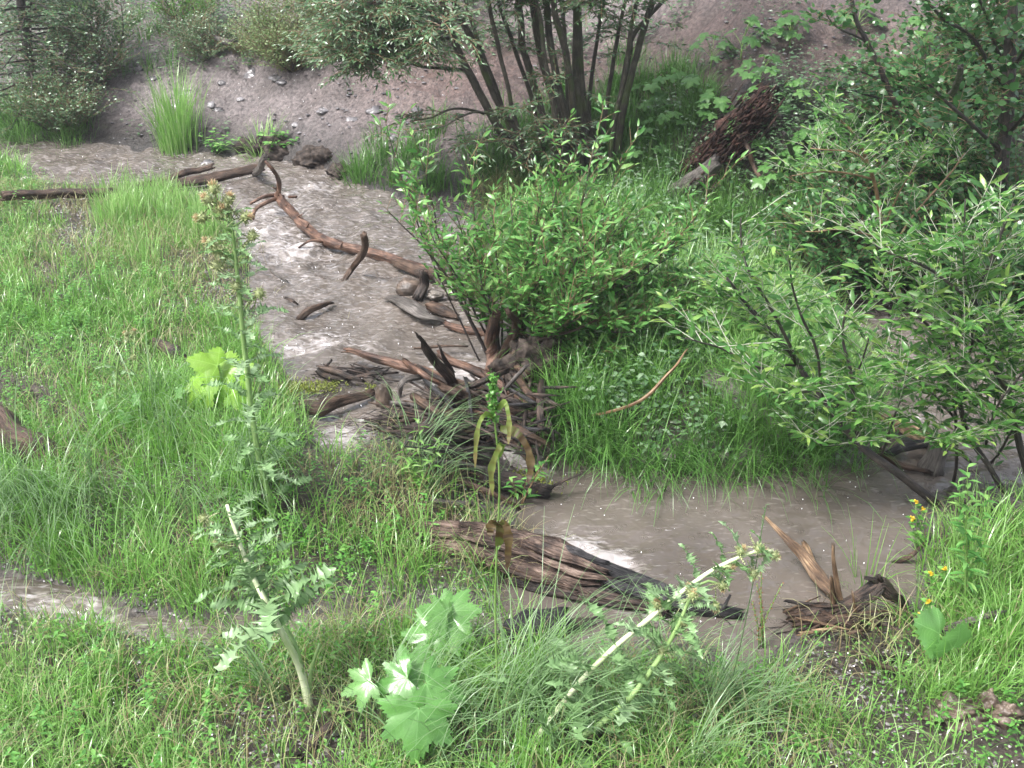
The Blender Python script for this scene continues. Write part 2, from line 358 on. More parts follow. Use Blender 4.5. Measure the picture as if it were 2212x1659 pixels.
M['pale_shrub_leaf'] = leaf_mat('pale_shrub_leaf', [(.10, .17, .06), (.15, .23, .09), (.22, .29, .13)], 0.4, 0.3)
M['maple_leaf'] = leaf_mat('maple_leaf', [(.05, .14, .03), (.08, .20, .045), (.12, .26, .07)], 0.38, 0.35, .5, True)
M['needle'] = leaf_mat('needle', [(.05, .12, .055), (.08, .16, .07), (.12, .21, .10)], 0.35, 0.2)
M['big_leaf'] = leaf_mat('big_leaf', [(.10, .25, .06), (.15, .31, .09)], 0.25, 0.35, 0.6, True)
M['yellow_leaf'] = leaf_mat('yellow_leaf', [(.18, .34, .04), (.23, .40, .05)], 0.35, 0.45, .5, True)
M['thistle_leaf'] = leaf_mat('thistle_leaf', [(.12, .22, .08), (.17, .29, .12), (.25, .36, .20)], 0.33, 0.3)
M['thistle_head'] = leaf_mat('thistle_head', [(.22, .27, .11), (.32, .36, .17), (.40, .42, .24)], 0.5, 0.2)
M['thistle_flower'] = leaf_mat('thistle_flower', [(.48, .36, .20), (.55, .44, .28), (.42, .28, .15)], 0.6, 0.3)
M['thistle_stem'] = wood_mat('thistle_stem', [(.3, (.14, .24, .07)), (.7, (.26, .38, .15))], 0.4, 8, 2, 0.2)
M['pale_stem'] = wood_mat('pale_stem', [(.2, (.34, .44, .20)), (.5, (.52, .58, .36)), (.85, (.66, .66, .50))], 0.35, 8, 2, 0.3)
M['dock_leaf'] = leaf_mat('dock_leaf', [(.11, .19, .035), (.15, .20, .045), (.12, .10, .035)], 0.5, 0.35, .3)
M['dock_brown_leaf'] = leaf_mat('dock_brown_leaf', [(.10, .13, .03), (.07, .04, .02), (.11, .08, .03), (.05, .03, .018)], 0.5, 0.45, 0.35)
M['green_stem'] = wood_mat('green_stem', [(.3, (.10, .20, .04)), (.7, (.17, .28, .08))], 0.4, 8, 2, 0.2)
M['bark'] = wood_mat('bark', [(.2, (.015, .013, .010)), (.5, (.045, .038, .028)), (.85, (.11, .10, .075))], 0.5, 9, 5, 0.8, moss=((.05, .07, .02), .55))
M['bark_dark'] = wood_mat('bark_dark', [(.3, (.015, .012, .012)), (.6, (.04, .032, .028)), (.8, (.09, .075, .06))], 0.45, 9, 5, 0.7)
M['twig'] = wood_mat('twig', [(.3, (.10, .055, .03)), (.7, (.22, .15, .08))], 0.4, 5, 5, 0.2)
M['twig_pale'] = wood_mat('twig_pale', [(.3, (.22, .26, .16)), (.7, (.38, .38, .32))], 0.4, 5, 5, 0.2)
M['peeled'] = wood_mat('peeled', [(.2, (.012, .008, .007)), (.45, (.06, .032, .022)), (.65, (.14, .078, .052)), (.9, (.27, .19, .15))], 0.42, 10, 2.2, 0.6, 0.35)
M['brown_wood'] = wood_mat('brown_wood', [(.2, (.010, .007, .006)), (.5, (.045, .027, .018)), (.85, (.13, .085, .06))], 0.42, 12, 2.5, 0.7, 0.35)
M['dark_wood'] = wood_mat('dark_wood', [(.3, (.008, .007, .007)), (.5, (.03, .023, .02)), (.75, (.10, .07, .055))], 0.42, 14, 3, 0.9, 0.35)
M['black_wood'] = wood_mat('black_wood', [(.3, (.006, .006, .007)), (.55, (.022, .021, .023)), (.75, (.06, .057, .06))], 0.42, 18, 5, 1.0, 0.35)
M['rot_wood'] = wood_mat('rot_wood', [(.2, (.010, .007, .006)), (.42, (.05, .032, .025)), (.6, (.13, .09, .07)), (.9, (.33, .25, .21))], 0.42, 14, 4, 1.0, 0.35)
M['red_wood'] = wood_mat('red_wood', [(.3, (.010, .007, .006)), (.5, (.042, .020, .015)), (.7, (.09, .042, .032)), (.92, (.19, .12, .10))], 0.6, 22, 4, 1.0, 0.3)
M['grey_wood'] = wood_mat('grey_wood', [(.2, (.02, .018, .016)), (.5, (.09, .08, .072)), (.85, (.24, .22, .205))], 0.42, 16, 2.5, 0.8, 0.35)
M['gold_wood'] = wood_mat('gold_wood', [(.2, (.02, .013, .01)), (.5, (.12, .075, .045)), (.85, (.40, .28, .17))], 0.42, 14, 2.5, 0.7, 0.35)
M['dark_earth'] = plain_mat('dark_earth', [(.2, (.010, .008, .007)), (.5, (.028, .021, .017)), (.85, (.07, .055, .045))], 0.75, 26, 1.0, 0.25)
M['rock'] = plain_mat('rock', [(.3, (.05, .045, .04)), (.55, (.13, .115, .10)), (.8, (.22, .20, .18))], 0.35, 18, 0.6)
M['brown_rock'] = plain_mat('brown_rock', [(.3, (.035, .026, .02)), (.55, (.075, .055, .042)), (.8, (.14, .105, .08))], 0.5, 14, 0.5)
M['slate'] = plain_mat('slate', [(.3, (.06, .056, .06)), (.55, (.12, .115, .12)), (.8, (.22, .21, .22))], 0.25, 12, 0.4)
M['white_rock'] = plain_mat('white_rock', [(.3, (.4, .38, .36)), (.7, (.62, .6, .58))], 0.4, 30, 0.3)
M['gravel'] = plain_mat('gravel', [(.3, (.05, .045, .045)), (.5, (.13, .12, .12)), (.7, (.28, .26, .26))], 0.35, 45, 0.4)
M['hail'] = plain_mat('hail', [(.3, (.75, .76, .8)), (.7, (.88, .88, .9))], 0.25, 40, 0.2)
M['moss'] = leaf_mat('moss', [(.10, .13, .02), (.16, .20, .03), (.22, .26, .05)], 0.5, 0.2)
M['yellow_flower'] = leaf_mat('yellow_flower', [(.55, .38, .03), (.65, .48, .05)], 0.5, 0.3)
M['splash'] = plain_mat('splash', [(.3, (.8, .8, .84)), (.7, (.9, .9, .93))], 0.15, 40, 0.1)

# ground material: colour attribute + fine grain
def ground_mat():
    m, n, b, o = mat_base('soil')
    a = n.nodes.new('ShaderNodeAttribute'); a.attribute_name = 'soil'
    g = n.nodes.new('ShaderNodeNewGeometry')
    n1 = n.nodes.new('ShaderNodeTexNoise'); n1.inputs['Scale'].default_value = 30; n1.inputs['Detail'].default_value = 10; n1.inputs['Roughness'].default_value = 0.7
    vo = n.nodes.new('ShaderNodeTexVoronoi'); vo.inputs['Scale'].default_value = 38
    for x in (n1, vo): n.links.new(g.outputs['Position'], x.inputs['Vector'])
    hv = n.nodes.new('ShaderNodeHueSaturation'); mr = n.nodes.new('ShaderNodeMapRange'); mr.inputs['From Min'].default_value = .3; mr.inputs['From Max'].default_value = .7
    mr.inputs['To Min'].default_value = 0.45; mr.inputs['To Max'].default_value = 1.6
    n.links.new(n1.outputs['Fac'], mr.inputs['Value']); n.links.new(mr.outputs[0], hv.inputs['Value']); n.links.new(a.outputs['Color'], hv.inputs['Color'])
    hv2 = n.nodes.new('ShaderNodeHueSaturation'); sr = n.nodes.new('ShaderNodeSeparateColor'); n.links.new(vo.outputs['Color'], sr.inputs[0])
    mr2 = n.nodes.new('ShaderNodeMapRange'); mr2.inputs['To Min'].default_value = 0.7; mr2.inputs['To Max'].default_value = 1.35; n.links.new(sr.outputs[0], mr2.inputs['Value'])
    n.links.new(mr2.outputs[0], hv2.inputs['Value']); n.links.new(hv.outputs[0], hv2.inputs['Color']); n.links.new(hv2.outputs[0], b.inputs['Base Color'])
    b.inputs['Roughness'].default_value = 0.34; b.inputs['Specular IOR Level'].default_value = 0.5
    bp = n.nodes.new('ShaderNodeBump'); bp.inputs['Strength'].default_value = 0.9; bp.inputs['Distance'].default_value = 0.025; n.links.new(n1.outputs['Fac'], bp.inputs['Height'])
    bq = n.nodes.new('ShaderNodeBump'); bq.inputs['Strength'].default_value = 0.5; bq.inputs['Distance'].default_value = 0.012; bq.invert = True
    n.links.new(vo.outputs['Distance'], bq.inputs['Height']); n.links.new(bp.outputs[0], bq.inputs['Normal']); n.links.new(bq.outputs[0], b.inputs['Normal'])
    return m
def water_mat():
    m, n, b, o = mat_base('muddy_water')
    g = n.nodes.new('ShaderNodeNewGeometry'); a = n.nodes.new('ShaderNodeAttribute'); a.attribute_name = 'foam_glint'
    ns = n.nodes.new('ShaderNodeTexNoise'); ns.inputs['Scale'].default_value = 22; ns.inputs['Detail'].default_value = 5; ns.inputs['Roughness'].default_value = 0.6; ns.inputs['Distortion'].default_value = 0.5
    mp = n.nodes.new('ShaderNodeMapping'); mp.inputs['Scale'].default_value = (0.75, 1.9, 1); mp.inputs['Rotation'].default_value = (0, 0, R(-25))
    n.links.new(g.outputs['Position'], mp.inputs[0]); n.links.new(mp.outputs[0], ns.inputs['Vector'])
    big = n.nodes.new('ShaderNodeTexNoise'); big.inputs['Scale'].default_value = 2.2; big.inputs['Detail'].default_value = 4; n.links.new(g.outputs['Position'], big.inputs['Vector'])
    c = ramp(n, [(.35, (.074, .063, .054)), (.65, (.108, .093, .081))]); n.links.new(big.outputs['Fac'], c.inputs[0])
    # Foam where the fine noise passes a threshold that the attribute lowers
    s = n.nodes.new('ShaderNodeMath'); s.operation = 'MULTIPLY_ADD'; s.inputs[1].default_value = 0.31; n.links.new(a.outputs['Fac'], s.inputs[0]); n.links.new(ns.outputs['Fac'], s.inputs[2])
    mr = n.nodes.new('ShaderNodeMapRange'); mr.inputs['From Min'].default_value = .68; mr.inputs['From Max'].default_value = .86; n.links.new(s.outputs[0], mr.inputs['Value'])
    mx = n.nodes.new('ShaderNodeMix'); mx.data_type = 'RGBA'; n.links.new(mr.outputs[0], mx.inputs['Factor']); n.links.new(c.outputs[0], mx.inputs['A']); mx.inputs['B'].default_value = (.36, .345, .35, 1)
    fl = n.nodes.new('ShaderNodeTexNoise'); fl.inputs['Scale'].default_value = 36; fl.inputs['Detail'].default_value = 1.5; fl.inputs['Roughness'].default_value = 0.6  # pale streaks: sky glints on the ripples, painted into the water colour
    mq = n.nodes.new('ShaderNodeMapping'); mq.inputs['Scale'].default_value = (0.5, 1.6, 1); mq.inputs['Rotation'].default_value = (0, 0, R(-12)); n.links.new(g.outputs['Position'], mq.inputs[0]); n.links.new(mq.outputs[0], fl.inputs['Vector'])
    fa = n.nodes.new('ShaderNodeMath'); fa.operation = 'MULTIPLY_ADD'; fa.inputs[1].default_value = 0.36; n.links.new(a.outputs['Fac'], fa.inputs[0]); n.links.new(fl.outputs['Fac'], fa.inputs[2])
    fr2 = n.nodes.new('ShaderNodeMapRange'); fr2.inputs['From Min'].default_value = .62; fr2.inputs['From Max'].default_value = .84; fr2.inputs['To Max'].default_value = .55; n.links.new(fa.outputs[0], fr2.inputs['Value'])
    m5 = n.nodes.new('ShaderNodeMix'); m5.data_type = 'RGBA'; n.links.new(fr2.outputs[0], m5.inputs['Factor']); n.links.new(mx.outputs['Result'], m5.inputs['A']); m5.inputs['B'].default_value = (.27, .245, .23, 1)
    n.links.new(m5.outputs['Result'], b.inputs['Base Color'])
    b.inputs['Roughness'].default_value = 0.04; b.inputs['IOR'].default_value = 1.33; b.inputs['Specular IOR Level'].default_value = 1.0
    vo = n.nodes.new('ShaderNodeTexVoronoi'); vo.inputs['Scale'].default_value = 16; n.links.new(g.outputs['Position'], vo.inputs['Vector'])
    sn = n.nodes.new('ShaderNodeMath'); sn.operation = 'MULTIPLY'; sn.inputs[1].default_value = 55; n.links.new(vo.outputs['Distance'], sn.inputs[0])
    si = n.nodes.new('ShaderNodeMath'); si.operation = 'SINE'; n.links.new(sn.outputs[0], si.inputs[0])
    fo = n.nodes.new('ShaderNodeMapRange'); fo.inputs['From Min'].default_value = 0.0; fo.inputs['From Max'].default_value = 0.45; fo.inputs['To Min'].default_value = 1; fo.inputs['To Max'].default_value = 0
    n.links.new(vo.outputs['Distance'], fo.inputs['Value']); mu = n.nodes.new('ShaderNodeMath'); mu.operation = 'MULTIPLY'; n.links.new(si.outputs[0], mu.inputs[0]); n.links.new(fo.outputs[0], mu.inputs[1])
    b1 = n.nodes.new('ShaderNodeBump'); b1.inputs['Strength'].default_value = 0.6; b1.inputs['Distance'].default_value = 0.022; wn = n.nodes.new('ShaderNodeTexNoise'); wn.inputs['Scale'].default_value = 20; wn.inputs['Detail'].default_value = 1.2; wn.inputs['Roughness'].default_value = 0.55; wn.inputs['Distortion'].default_value = 0.6; n.links.new(g.outputs['Position'], wn.inputs['Vector']); n.links.new(wn.outputs['Fac'], b1.inputs['Height'])
    b2 = n.nodes.new('ShaderNodeBump'); b2.inputs['Strength'].default_value = 0.5; b2.inputs['Distance'].default_value = 0.003; n.links.new(mu.outputs[0], b2.inputs['Height'])
    sr = n.nodes.new('ShaderNodeMapRange'); sr.inputs['From Min'].default_value = 0.05; sr.inputs['From Max'].default_value = 0.4; sr.inputs['To Min'].default_value = 0.2; sr.inputs['To Max'].default_value = 0.55; n.links.new(a.outputs['Fac'], sr.inputs['Value']); n.links.new(sr.outputs[0], b1.inputs['Strength'])
    n.links.new(b1.outputs[0], b2.inputs['Normal']); n.links.new(b2.outputs[0], b.inputs['Normal'])
    return m
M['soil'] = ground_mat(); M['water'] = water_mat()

# ------------------------------------------------------------------ ground
def axis(lo, hi, step, outer):
    a = list(np.arange(lo, hi, step)); s = step; x = a[-1]
    while x < outer[1]: s *= 1.25; x += s; a.append(x)
    s = step; x = a[0]
    while x > outer[0]: s *= 1.25; x -= s; a.insert(0, x)
    return np.array(a)
ax = axis(-8.0, 8.0, 0.03, (-60, 60)); ay = axis(1.3, 15.5, 0.03, (-40, 70))
X, Y = np.meshgrid(ax, ay); H, LV, DD, HD = fields(X, Y)
def inpoly(P, x, y): return sdf(P, np.asarray(x, float), np.asarray(y, float)).reshape(np.shape(x))
hillp = lambda pts: np.array([G(u, v)[:2] for u, v in pts])
RED = hillp([(780, 130), (1000, 60), (1500, 20), (2000, 60), (2212, 150), (1900, 300), (1500, 330), (1100, 300), (900, 260)])
DARK = hillp([(1480, 250), (1700, 180), (2300, 200), (2300, 560), (1650, 560), (1500, 430)])
dr = sstep(0.7, -0.5, inpoly(RED, X, Y)); dk = sstep(0.3, -0.3, inpoly(DARK, X, Y))
mud = np.array([.118, .101, .100]); red = np.array([.085, .057, .050]); hum = np.array([.03, .022, .019]); near = np.array([.045, .036, .029]); grv = np.array([.10, .092, .09])
fr = sstep(-0.2, 0.3, HD)[..., None]; nz = fbm(X * 1.4, Y * 1.4, 61, 4)[..., None]; nz2 = fbm(X * 3.5, Y * 3.5, 66, 3)[..., None]
far_c = mud * (1 - dr[..., None]) + red * dr[..., None]; far_c = far_c * (1 - dk[..., None]) + hum * dk[..., None]
C3 = near * (1 - fr) + far_c * fr; C3 = C3 * (1 - sstep(.55, .75, nz2) * .4) + hum * sstep(.55, .75, nz2) * .4
edge = (sstep(0.25, 0.02, np.abs(DD))[..., None]) * (1 - fr) ; C3 = C3 * (1 - edge * .5) + grv * edge * .5
C3 = C3 * (0.8 + 0.4 * nz)
wetb = (sstep(.42, .05, DD + .25 * (fbm(X * 3, Y * 3, 98, 3) - .5)) * (HD > -.3))[..., None]; C3 = C3 * (1 - .68 * wetb)
farleft = (sstep(.45, .62, fbm(X * .9, Y * .9, 97, 4)) * sstep(.8, 2.0, HD))[..., None]; C3 = C3 * (1 - farleft * .35) + hum * farleft * .35
mb = MB(); nx, ny = len(ax), len(ay)
i = np.arange(ny - 1)[:, None] * nx; j = np.arange(nx - 1)[None, :]
F = np.stack([i + j, i + j + 1, i + j + nx + 1, i + j + nx], -1).reshape(-1, 4)
mb.add(np.stack([X.ravel(), Y.ravel(), H.ravel()], 1), F)
gcol = np.concatenate([C3.reshape(-1, 3), np.ones((nx * ny, 1))], 1)
o = mb.build('ground', M['soil'], extra={'soil': gcol}); tag(o, kind='structure')

# ------------------------------------------------------------------ water
wx = np.concatenate([np.arange(-16, -8, 0.2), np.arange(-8, 8, 0.022), np.arange(8, 16, 0.2)]); wy = np.arange(2.6, 12.2, 0.022)
X, Y = np.meshgrid(wx, wy); H2, LV, DD, HD = fields(X, Y)
def pix(u, v, z=0.1): return W(u, v, z)[:2]
RAP = [((560, 520), .55, 1.0), ((660, 430), .45, .8), ((600, 480), .5, 1.0), ((720, 400), .4, .5), ((620, 560), .5, .9), ((700, 560), .4, .6), ((560, 395), .35, .8), ((500, 400), .3, .6),
       ((700, 750), .28, .8), ((620, 760), .25, .8), ((780, 765), .22, .6), ((760, 960), .3, .7), ((700, 900), .25, .5), ((720, 830), .25, .4), ((1000, 820), .3, 1.0), ((1020, 860), .2, 1.0), ((950, 840), .25, .8), ((1060, 910), .2, 1.2), ((1130, 960), .18, .9),
       ((900, 870), .2, .5), ((1050, 930), .15, 1.0), ((1240, 1165), .20, 1.9), ((1300, 1185), .18, 1.7), ((1190, 1150), .12, 1.5), ((1360, 1235), .13, 1.5), ((1420, 1265), .1, 1.2), ((1290, 1160), .14, 1.2), ((900, 640), .25, .6), ((950, 700), .2, .5), ((400, 370), .5, .4), ((830, 560), .3, .6),
       ((1960, 730), .35, .35), ((1950, 870), .25, .5), ((100, 1290), .3, .55), ((350, 1350), .25, .55), ((200, 1310), .3, .55), ((-50, 1290), .3, .5), ((200, 350), .8, .3), ((650, 640), .4, .35)]
foam_glint = np.zeros(X.shape)
for (c, s, a) in RAP:
    p = pix(*c); foam_glint = np.maximum(foam_glint, a * np.exp(-((X - p[0]) ** 2 + (Y - p[1]) ** 2) / (2 * (s * .55) ** 2)))
up = sstep(3.5, 6.5, Y)
Xr = X * math.cos(.6) + Y * math.sin(.6); Yr = -X * math.sin(.6) + Y * math.cos(.6)
amp = 0.010 + 0.022 * up + 0.07 * foam_glint
Z = LV + amp * (fbm(Xr * 4, Yr * 7, 71, 3) - .5) * 2 + (0.006 + 0.010 * up) * (fbm(Xr * 11, Yr * 17, 75, 2) - .5) * 2
Z = Z + 0.02 * foam_glint * (fbm(X * 17, Y * 17, 78, 3) - .5)
keep = (DD < 0.20)
Z = np.where(DD > 0.0, np.minimum(Z, LV + 0.006), Z) - sstep(0.0, 0.2, DD) * 0.05
idx = np.full(X.shape, -1); idx[keep] = np.arange(keep.sum())
a, b, c, d = idx[:-1, :-1], idx[:-1, 1:], idx[1:, 1:], idx[1:, :-1]
ok = (a >= 0) & (b >= 0) & (c >= 0) & (d >= 0)
mb = MB(); mb.add(np.stack([X[keep], Y[keep], Z[keep]], 1), np.stack([a[ok], b[ok], c[ok], d[ok]], -1))
lowf = fbm(X * 1.7, Y * 1.7, 91, 3)
o = mb.build('water', M['water'], extra={'foam_glint': (np.maximum(foam_glint * (.35 + 1.1 * fbm(Xr * 3, Yr * 9, 93, 3)), .30 * up + .10 * lowf))[keep]}); tag(o, kind='structure')  # also sets where the painted sky glints show, mostly upstream
WSURF = lambda x, y: samp(GL, x, y)

# ------------------------------------------------------------------ rain striking the water
n = 6000; x = rng.uniform(-6, 5, n); y = rng.uniform(2.8, 11, n); k = samp(GD, x, y) < -0.03; x, y = x[k], y[k]
mb = MB()
for q in range(3):
    xx = x + rng.normal(0, .012, len(x)) * (q > 0); yy = y + rng.normal(0, .012, len(x)) * (q > 0); zz = WSURF(xx, yy)
    s = rng.uniform(.001, .003, len(x)) * (1.2 if q == 0 else .8); hh = rng.uniform(.003, .010, len(x)) * (1 if q == 0 else .5)
    T = np.array([[1, 0, .35], [0, 1, .35], [-1, 0, .35], [0, -1, .35], [0, 0, 1], [0, 0, -.6]])
    V = np.stack([xx, yy, zz], 1)[:, None, :] + T[None] * np.stack([s, s, hh], 1)[:, None, :]
    f = np.array([[0, 1, 4], [1, 2, 4], [2, 3, 4], [3, 0, 4], [1, 0, 5], [2, 1, 5], [3, 2, 5], [0, 3, 5]])
    mb.add(V.reshape(-1, 3), None, (np.arange(len(x)) * 6)[:, None, None] + f[None])
tag(mb.build('rain_splashes', M['splash']), 'tiny white splashes thrown up by rain all over the brown creek', 'splashes', kind='stuff')

# ------------------------------------------------------------------ plant builders
def palm(mb, C, Dr, Nn, size, lobes=5, deep=.45, serr=.08, droop=.35, rnd=.5, span=155, cup=.1):
    Dr = nrm(np.asarray(Dr, float)); Nn = np.asarray(Nn, float); S = nrm(np.cross(Dr, Nn)); Nn = np.cross(S, Dr)
    m = lobes * 14 + 1; th = np.linspace(-R(span), R(span), m); ph = (np.linspace(0, lobes, m) % 1.0); ph[-1] = 1
    l = 1 - np.abs(ph - .5) * 2                       # 0 between lobes, 1 at lobe tips
    env = 1 - .38 * np.abs(th / R(span)) ** 1.5
    rr = env * (1 - deep * (1 - l ** 0.8)) * (1 + serr * np.where(np.arange(m) % 2 == 0, 1, -1) * (l < .97))
    rr *= 1 + .06 * rng.normal(0, 1, lobes + 1)[np.minimum((np.linspace(0, lobes, m)).astype(int), lobes)]
    V = [C]; UVv = [(.5, 0)]
    for q, g in enumerate((.2, .4, .6, .8, 1.0)):
        rq = env * (1 - deep * g * (1 - l ** .8)) * g if q < 4 else rr
        rq = np.minimum(rq, rr * (g + .06)) if q < 4 else rq; php = (np.linspace(0, lobes, m) % 1.0)
        x = np.cos(th) * rq * size; y = np.sin(th) * rq * size
        z = -droop * size * (rq ** 2) * (0.6 + .4 * np.cos(th * 1.0)) - cup * .35 * size * (1 - l) * rq + .16 * size * (vnoise(x / size * 3.1 + 7 * rnd, y / size * 3.1 + 40 * rnd, 5) - .5) * g
        for a, b, c, e in zip(x, y, z, php): V.append(C + Dr * a + S * b + Nn * c); UVv.append((e, g))
    f3 = [(0, 1 + a + 1, 1 + a) for a in range(m - 1)]; f4 = []
    for q in range(4):
        o_ = 1 + q * m
        f4 += [(o_ + a, o_ + a + 1, o_ + m + a + 1, o_ + m + a) for a in range(m - 1)]
    mb.add(np.array(V), f4, f3, np.array(UVv), rnd)

def tw_leaves(tips, spacing, L, Wd, acc, up=.5, ang=.9, jit=.35, start=.12):
    """leaves alternating along one twig path"""
    P = tips; seg = np.linalg.norm(np.diff(P, axis=0), axis=1); s = np.concatenate([[0], np.cumsum(seg)]); T = s[-1]
    k = max(2, int(T * (1 - start) / spacing)); q = np.linspace(T * start, T, k)
    C = np.stack([np.interp(q, s, P[:, a]) for a in range(3)], 1); t = nrm(np.gradient(C, axis=0)) if k > 1 else nrm((P[-1] - P[0])[None])
    side = nrm(np.cross(t, np.array([0, 0, 1.]) + rng.normal(0, .15, (k, 3)))); sg = np.where(np.arange(k) % 2 == 0, 1, -1)[:, None]
    d = t * .75 + side * sg * ang + rng.normal(0, jit, (k, 3)) * .6 + np.array([0, 0, .12]); d[-1] = t[-1]
    nn = np.array([0, 0, 1.]) * up + rng.normal(0, jit, (k, 3)) + t * -.3
    sc = rng.uniform(.65, 1.15, k) * np.where(q / T > .85, .7, 1)
    acc.append((C, d, nn, L * sc, Wd * sc))
def put_leaves(mb, acc, prof, **kw):
    C, d, nn, L, Wd = [np.concatenate([a[k] for a in acc]) for k in range(5)]
    leaves(mb, C, d, nn, L, Wd, prof, **kw)
def shrub(name, label, cat, base, stems, leafmat, stemmat='bark', twigmat='twig', twigs=18, tl=.35, t0=.35, L=.06, Wd=.011, spacing=.03, prof=WILLOW,
          upb=.45, out=.8, along=.7, group=None, up=.5, sub=2, droop=0.0, nseg=9, fold=.25, curl=.3, wob=.02, foliage='foliage', trad=.0022, ang=.9, flat=1.0):
    root = thing(name, base, label, cat, group); acc = []; tmb = MB(); total = 0
    for si, st in enumerate(stems):
        pts, r0, r1 = st[:3]; nt_ = st[3] if len(st) > 3 else twigs
        mb = MB(); C = tube(mb, pts, [r0, (r0 + r1) * .55, r1], nseg=nseg, step=.05, wob=wob, seed=si + 3, lump=.12, ridge=.1); mb.build('stem', M[stemmat], root)
        n = len(C); T = nrm(np.gradient(C, axis=0))
        for k in range(nt_):
            f = t0 + (1 - t0) * (k + random.random()) / nt_; q = min(n - 1, int(f * (n - 1)))
            az = random.uniform(0, 6.283); o_ = np.array([math.cos(az), math.sin(az) * flat, random.uniform(-.25, .35)])
            d = nrm(T[q] * along + o_ * out + np.array([0, 0, upb])); ln = tl * random.uniform(.55, 1.2) * (1 - .35 * f)
            e = C[q] + d * ln; mid = C[q] + d * ln * .5 + np.array([0, 0, .06 * ln]); e = e + np.array([0, 0, (.12 - droop) * ln])
            tube(tmb, [C[q], mid, e], [trad, trad * .4], nseg=4, step=.08, lump=0, cap=False, rnd=.5)
            path = smooth_path([C[q], mid, e], 8); tw_leaves(path, spacing, L, Wd, acc, up=up, ang=ang)
            for z in range(sub):
                g = random.randint(2, 6); az = random.uniform(0, 6.283); d2 = nrm(d * .8 + np.array([math.cos(az), math.sin(az), random.uniform(-.2, .5)]) * .8)
                l2 = ln * random.uniform(.3, .6); e2 = path[g] + d2 * l2 + np.array([0, 0, -droop * l2])
                tube(tmb, [path[g], (path[g] + e2) / 2 + np.array([0, 0, .05 * l2]), e2], [trad * .7, trad * .3], nseg=3, step=.1, lump=0, cap=False, rnd=.5)
                tw_leaves(smooth_path([path[g], (path[g] + e2) / 2, e2], 5), spacing, L * .9, Wd * .9, acc, up=up, ang=ang)
    tmb.build('twigs', M[twigmat], root); lm = MB(); put_leaves(lm, acc, prof, fold=fold, curl=curl); lm.build(foliage, M[leafmat], root)
    return root
def stem_px(base, pts, Y0=None):
    """a stem from a base point through picture points with their own distances"""
    return [np.array(base)] + [D(u, v, y) for u, v, y in pts]
def jitter(p, s): return np.asarray(p) + rng.normal(0, s, 3)

# ------------------------------------------------------------------ the willow clump on the far bank
B = G(1215, 405); Yb = B[1]
stems = []
def fs(*pts): return [D(u, v, Yb + dy) for u, v, dy in pts]
stems.append((fs((1200, 400, 0), (1120, 335, -.05), (1050, 230, -.1), (1000, 130, -.15), (965, 40, -.2), (930, -90, -.25)), .034, .02, 22))
stems.append((fs((1185, 385, .1), (1130, 320, .1), (1065, 195, .1), (1020, 90, .1), (985, 10, .1), (960, -90, .1)), .026, .02, 16))
stems.append((fs((1215, 380, .15), (1180, 270, .2), (1140, 130, .2), (1125, 40, .2), (1110, -90, .2)), .026, .024, 16))
stems.append((fs((1245, 400, .05), (1215, 280, .1), (1175, 150, .15), (1155, 30, .1), (1140, -90, .1)), .034, .024, 12))
stems.append((fs((1250, 390, .0), (1235, 300, 0), (1200, 160, 0), (1185, 40, 0), (1170, -80, 0)), .03, .02, 12))
stems.append((fs((1262, 400, -.1), (1245, 300, -.1), (1225, 120, -.15), (1200, 30, -.2), (1195, -80, -.2)), .026, .018, 10))
stems.append((fs((1280, 405, .05), (1262, 300, .1), (1245, 150, .1), (1248, -90, .1)), .034, .026, 6))
stems.append((fs((1300, 410, .1), (1290, 320, .15), (1262, 230, .1), (1250, 60, .1), (1245, -80, .2)), .030, .02, 3))
stems.append((fs((1330, 350, .2), (1345, 250, .2), (1375, 130, .2), (1398, 40, .2), (1430, -60, .2)), .026, .022, 4))
stems.append((fs((1322, 352, .25), (1335, 250, .3), (1360, 120, .3), (1372, 70, .3), (1460, -30, .3)), .030, .015, 4))
stems.append((fs((1045, 245, -.1), (985, 235, -.3), (930, 255, -.4), (885, 262, -.5)), .010, .004, 8))
stems.append((fs((1110, 262, -.1), (1030, 245, -.4), (960, 275, -.6), (890, 285, -.7)), .010, .003, 4))
stems.append((fs((1000, 150, -.1), (930, 145, -.2), (850, 130, -.3), (740, 110, -.4)), .012, .004, 26))
stems.append((fs((985, 80, -.1), (900, 90, -.3), (820, 80, -.4), (760, 150, -.5)), .012, .004, 26))
stems.append((fs((960, 20, -.2), (880, 10, -.4), (820, 30, -.5), (720, 60, -.6)), .012, .004, 24))
for u0, u1, u2, dy in [(1150, 1080, 1010, .25), (1195, 1150, 1085, .3), (1225, 1195, 1160, -.2), (1270, 1275, 1300, .3), (1295, 1310, 1350, .3), (1240, 1228, 1215, .35), (1165, 1105, 1060, .0), (1310, 1335, 1375, -.1)]:
    stems.append((fs((u0, 405, dy), (u1, 220, dy), (u2, 20, dy), (u2 + (u2 - u1) * .5, -90, dy)), .018, .011, 5))
for k in range(17):
    u0 = random.uniform(900, 1010); v0 = random.uniform(-90, 60); du = random.uniform(-240, -20)
    stems.append((fs((u0, v0, random.uniform(-.1, .1)), (u0 + du * .5, v0 + random.uniform(-20, 40), random.uniform(-.6, .2)), (u0 + du, v0 + random.uniform(20, 130), random.uniform(-.7, .2))), .008, .003, 20))
for k in range(20):
    u0 = random.uniform(1040, 1330); v0 = random.uniform(-130, -30); du = random.uniform(-90, 90)
    stems.append((fs((u0, v0, random.uniform(-.1, .1)), (u0 + du * .5, v0 + 20, random.uniform(-.4, .2)), (u0 + du, v0 + random.uniform(20, 90), random.uniform(-.5, .2))), .006, .003, 13))
